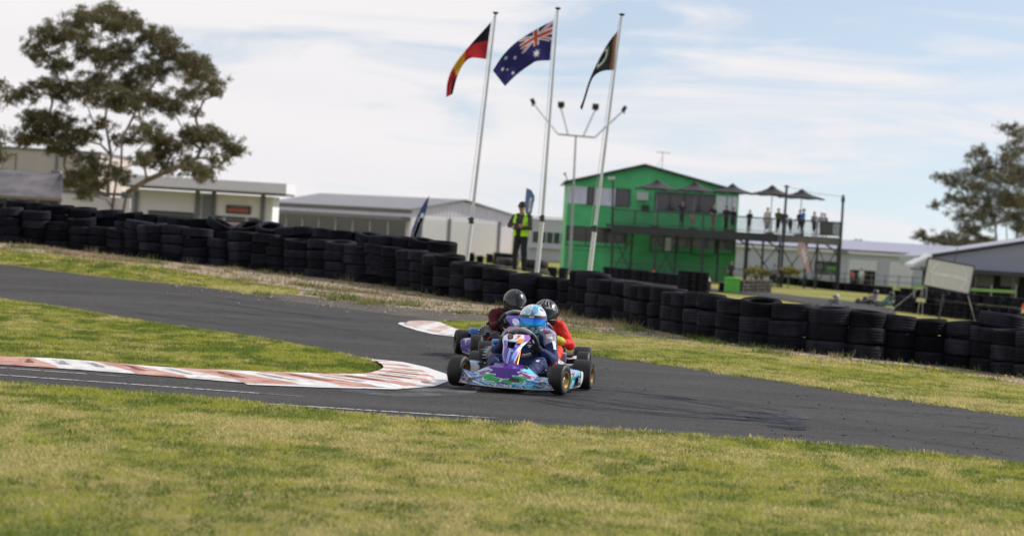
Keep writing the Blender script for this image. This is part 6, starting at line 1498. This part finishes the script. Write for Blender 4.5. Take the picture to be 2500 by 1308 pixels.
def h_star(a, z):
    for (p, q) in LN:
        ax, az, bx, bz = p[0] * .12, p[1], q[0] * .12, q[1]; dx, dz = bx - ax, bz - az; t = max(0, min(1, ((a * .12 - ax) * dx + (z - az) * dz) / (dx * dx + dz * dz)))
        if math.hypot(a * .12 - ax - t * dx, z - az - t * dz) < .0028: return (.72, .72, .74)
    if math.hypot((a + .15) / .12, (z - .058) / .009) < 1: return (.45, .35, .38)
    return (.02, .02, .023) if fbm(a * 3, z * 20, 3) < .62 else (.08, .078, .075)
def helmet(parent, c, yaw, pitch, paintf, visor_m, style, roll=0):
    vl, vh = (-.068, .016) if style == 'main' else (-.062, .030)
    nu, nv = 120, 74; zs = list(np.linspace(-.128, .1345, nv)); zs = [(.1345 * math.sin(z / .1345 * math.pi / 2) if z > 0 else z) for z in zs]
    G = [[tuple(helm(2 * math.pi * i / nu, z)) for z in zs] for i in range(nu)]; C = [[paintf((2 * math.pi * i / nu + math.pi) % (2 * math.pi) - math.pi, z) for z in zs] for i in range(nu)]
    o = grid_mesh('helmet', G, C, M_helm if style == 'main' else M_helmk, parent, closed_u=True); o.location = c; o.rotation_euler = (pitch, roll, yaw)
    m = MB(); m.lathe([(0, -.126), (.10, -.126), (.112, -.10)], n=30, close=False); m.build('lining', M_blackp, o)
    A = 1.22; G = [[tuple(helm(a, z, .0045 if 0 < i < 39 else -.002)) for z in np.linspace(vl, vh, 12)] for i, a in enumerate(np.linspace(-A, A, 40))]; vi = grid_mesh('visor', G, mat=visor_m, parent=o)
    # visor opening seal
    m = MB(); P_ = [helm(a, vl - .003, .003) for a in np.linspace(-A, A, 24)]; m.tube(P_, .004, 6); P_ = [helm(a, vh + .003, .003) for a in np.linspace(-A, A, 24)]; m.tube(P_, .004, 6); m.build('visor_seal', M_blackp, o)
    for s_ in (-1, 1): m = MB(); p = helm(s_ * 1.38, -.012, .004); m.lathe([(0, -.004), (.018, -.004), (.016, .004), (0, .006)], p, 'X', 14, False); m.build('visor_pivot', M_blackp if style != 'main' else mat('pivot_blue', (.02, .12, .6), .3), o, True)
    for a in (-.28, .28): m = MB(); p = helm(a, -.085, .003); m.box(p, (.03, .008, .010), (0, 0, -a)); m.build('chin_vent', M_blackp, o)
    if style == 'main':
        G = [[tuple(helm(a, z, .0065)) for z in np.linspace(.008, .036, 5)] for a in np.linspace(-A * .98, A * .98, 40)]; st_ = grid_mesh('visor_strip', G, mat=mat('strip_dark', (.05, .055, .065), .3), parent=o)
        text_on('zamp', .025, lambda x, y_: helm(.12 - x / .15, .022 + y_, .0085), M_white_t, o, .15, .0008)
        text_on('OMP', .016, lambda x, y_: helm(-.72 - x / .14, .022 + y_, .0085), M_red_t, o, 0, .0006)
        m = MB(); b4 = [tuple(helm(a, z, .003)) for a, z in ((.10, .056), (-.08, .056), (-.07, .078), (.09, .078))]; G = [[tuple(helm(a, z, .004)) for z in (.040, .052, .064)] for a in (.22, .12, .02)]; grid_mesh('badge', G, mat=M_black_t, parent=o)
        text_on('2', .020, lambda x, y_: helm(.12 - x / .15, .052 + y_, .006), M_white_t, o, 0, .0012)
    return o
# ------------------------------------------------------------------ drivers
M_glove = mat('glove_black', (.015, .015, .017), .65, var=.3, scale=30)
def driver(kart, label, suit, leg, accent, chest, head, hyaw, hpitch, paintf, visor_m, style, lean=0.0, shoulders=None, cuff=None, elbows=None, hroll=0):
    root = empty('person', kart.location.copy(), 0, label, 'person', 'drivers racing on the near track'); root.rotation_euler = kart.rotation_euler.copy()
    wl = Vector((-.152, .075, .375)); wr = Vector((.152, .070, .415)); el, er = elbows or ((-.275, -.13, .255), (.27, -.13, .30)); lx = lean; sh = shoulders or suit
    P = [('e', (0, -.20, .17), (.165, .13, .10), (0, 0, 0), suit), ('c', (0, -.22, .20), (lx * .8, -.31, .43), .120, .135, suit), ('e', (lx, -.30, .43), (.165, .105, .12), (0, 0, 0), suit),
         ('c', (lx - .135, -.30, .495), (lx + .135, -.30, .495), .060, .060, sh), ('e', (lx * .7, -.205, .40), (.115, .045, .12), (.25, 0, 0), chest), ('c', (lx, -.30, .50), (head[0], head[1] - .01, head[2] - .10), .075, .065, (.012, .012, .014)), ('e', (lx, -.27, .53), (.11, .09, .035), (.2, 0, 0), (.02, .02, .022))]
    for sx, e_, w_ in ((-1, el, wl), (1, er, wr)):
        s0 = (lx + sx * .175, -.30, .475); e_ = Vector(e_); hd = (w_ - e_).normalized(); wr_ = w_ - hd * .075
        mid_ = Vector(s0).lerp(e_, .4)
        P += [('e', s0, (.066, .068, .062), (0, 0, 0), sh), ('c', s0, mid_, .066, .058, sh), ('c', mid_, e_, .058, .052, suit), ('c', e_, wr_, .052, .038, suit), ('e', e_ + Vector((0, .01, -.022)), (.05, .05, .036), (0, 0, 0), accent)]
        if cuff: P += [('c', e_.lerp(wr_, .72), wr_ + hd * .005, .046, .040, cuff)]
        hx = sx * .085; kn = Vector((sx * .205, .17, .235)); ft = Vector((sx * .15, .50, .13))
        P += [('c', (hx, -.14, .16), kn, .088, .070, leg), ('c', kn, ft, .066, .048, leg), ('e', ft + Vector((0, .03, .03)), (.04, .06, .085), (-.4, 0, 0), (.012, .012, .014))]
    b = link_mesh('body', blob_mesh('body', P, .0105, 3, noise=.028), M_cloth, root)
    for sx, e_, w_ in ((-1, el, wl), (1, er, wr)):
        hd = (w_ - Vector(e_)).normalized(); g = blob_mesh('glove', hand_parts(w_ - hd * .065, hd, (0, .5, .85), (.015, .015, .017), .95, 1.3, palm=(-sx, 0, 0)), .0055, 2); link_mesh('glove', g, M_cloth, root)
    helmet(root, Vector(head), hyaw, hpitch, paintf, visor_m, style, hroll); return root
NAVY = (.014, .026, .105)
d1 = driver(k1_, 'driver in a navy suit and white and blue helmet with a blue mirror visor', NAVY, NAVY, (.5, .03, .03), (.012, .012, .014), (-.022, -.30, .620), R(12), R(1), h_main, M_visor, 'main', -.01, shoulders=(.34, .30, .42))
d2 = driver(k2_, 'driver with an all-black helmet in a dark red and black suit, at the back left', (.075, .008, .012), (.015, .015, .017), (.1, .01, .01), (.015, .015, .017), (-.045, -.30, .635), R(4), R(2), h_black, M_visork, 'black', elbows=((-.24, -.14, .30), (.215, -.16, .33)))
d3 = driver(k3_, 'driver in a bright red suit, black helmet with white lines and yellow-green cuffs', (.62, .03, .02), (.62, .05, .03), (.5, .02, .02), (.3, .02, .02), (-.085, -.29, .612), R(-6), R(-2), h_star, M_visork, 'star', -.07, cuff=(.45, .50, .04), elbows=((-.345, -.10, .30), (.26, -.14, .32)))
# chest lettering, patches on the navy suit
bvh = None
def surf(o):
    me = o.data; return BVHTree.FromPolygons([v.co for v in me.vertices], [tuple(p.vertices) for p in me.polygons])
def proj_text(txt, size, body, org, xd, zd, dr, m, parent, shear=0, bold=.001, off=.003):
    T = surf(body); org, xd, zd, dr = Vector(org), Vector(xd).normalized(), Vector(zd).normalized(), Vector(dr).normalized()
    def fn(x, y_):
        p = org + xd * x + zd * y_ - dr * .3; hit = T.ray_cast(p, dr, .8); return (hit[0] - dr * off) if hit[0] else (org + xd * x + zd * y_)
    return text_on(txt, size, fn, m, parent, shear, bold)
bd = [c for c in children(d1) if c.name.startswith('body')][0]
proj_text('SUS', .06, bd, (-.06, -.1, .41), (-.8, 0, .6), (.6, 0, .8), (0, -1, -.1), M_white_t, bd, 0, .002)
proj_text('U', .05, bd, (-.13, .0, .335), (-1, 0, .2), (.2, 0, 1), (0, -1, 0), M_white_t, bd, 0, .002)
m = MB(); T = surf(bd)
def patch(body, org, w, hh, dr, mt, name='patch'):
    T = surf(body); dr = Vector(dr).normalized(); sx_ = dr.cross(Vector((0, 0, 1))).normalized(); up_ = sx_.cross(dr)
    G = []
    for i in range(7):
        row = []
        for j in range(7):
            p = Vector(org) + sx_ * (i / 6 - .5) * w + up_ * (j / 6 - .5) * hh; hit = T.ray_cast(p - dr * .3, dr, .8); row.append(tuple((hit[0] - dr * .003) if hit[0] else p))
        G.append(row)
    return grid_mesh(name, G, mat=mt, parent=body)
patch(bd, (-.235, -.22, .40), .028, .07, (.55, -.8, 0), M_white_t); patch(bd, (-.19, -.25, .47), .05, .05, (.5, -.8, -.2), M_white_t); patch(bd, (-.165, -.25, .505), .04, .015, (.3, -.8, -.4), M_red_t)
patch(bd, (-.205, .20, .24), .03, .03, (0, -1, -.6), M_white_t)

# ------------------------------------------------------------------ far karts
def far_kart(u, D, rz, label, colr, suitc, helmc, dl):
    p = onground(u, D, .06); root = empty('go_kart', p, rz, label, 'go-kart', 'karts on the far track')
    for sx in (-1, 1):
        for yy, ww in ((.5, .13), (-.5, .18)):
            m = MB(); m.lathe([(.06, -ww / 2), (.12, -ww / 2), (.138, -ww / 3), (.138, ww / 3), (.12, ww / 2), (.06, ww / 2)], (0, 0, 0), 'X', 14); o = m.build('wheel', M_ktyre, root, True); o.location = (sx * .5, yy, .138)
        m = MB(); m.box((sx * .5, 0, .11), (.12, .55, .13)); bevel(m.build('side_pod', mat('far_body_%d' % int(colr[0] * 100 + colr[2] * 10), colr, .4), root), .03)
    m = MB(); m.box((0, .68, .11), (.95, .14, .13)); m.box((0, .45, .3), (.2, .12, .25), (.6, 0, 0)); bevel(m.build('front_fairing', MATS['far_body_%d' % int(colr[0] * 100 + colr[2] * 10)], root), .04)
    m = MB(); m.box((0, .0, .07), (.5, 1.1, .05)); m.box((0, -.68, .13), (1.05, .07, .12)); m.box((.28, -.25, .2), (.14, .2, .2)); m.build('chassis', M_blackp, root)
    m = MB(); m.tube([Vector((.14 * math.cos(a), .1 + .08 * math.sin(a), .44 + .12 * math.sin(a))) for a in np.linspace(0, 6.28, 16)], .014, 6); m.build('steering_wheel', M_blackp, root)
    r2 = empty('person', p, rz, dl, 'person', 'drivers on the far track')
    P = [('e', (0, -.2, .2), (.17, .15, .11), (0, 0, 0), suitc), ('c', (0, -.22, .2), (0, -.31, .5), .13, .14, suitc)]
    for sx in (-1, 1): P += [('c', (sx * .17, -.3, .5), (sx * .3, -.12, .34), .06, .05, suitc), ('c', (sx * .3, -.12, .34), (sx * .14, .08, .44), .05, .035, suitc), ('c', (sx * .09, -.15, .18), (sx * .2, .2, .28), .09, .07, suitc), ('c', (sx * .2, .2, .28), (sx * .14, .55, .14), .06, .05, suitc), ('e', (sx * .14, .1, .44), (.035, .035, .035), (0, 0, 0), (.02, .02, .02))]
    link_mesh('body', blob_mesh('body', P, .03, 2), M_cloth, r2)
    m = MB(); m.lathe([(0, -.13), (.10, -.13), (.128, -.07), (.134, 0), (.118, .07), (.07, .12), (0, .135)], n=18, close=False); o = m.build('helmet', mat('far_helmet_%d' % int(helmc[0] * 100), helmc, .3), r2, True); o.location = (0, -.3, .68); o.scale = (1, 1.15, 1)
    m = MB(); m.box((0, .13, 0), (.2, .05, .07)); bevel(m.build('visor', M_visork, o), .02)
far_kart(2126, 131, R(118), 'far dark kart side-on, leading the group behind the right barrier', (.015, .015, .015), (.20, .17, .2), (.04, .04, .045), 'far driver in a pale suit with a dark helmet')
far_kart(2170, 128, R(150), 'far green kart behind the dark one, left of the arrow board', (.03, .12, .09), (.07, .12, .13), (.02, .05, .045), 'far driver in a teal suit with a dark green helmet')
far_kart(2031, 112, R(140), 'far kart mostly hidden by the near tyres, only its driver showing', (.1, .1, .1), (.12, .12, .14), (.35, .35, .36), 'far driver with a silver helmet peeping over the tyre barrier')
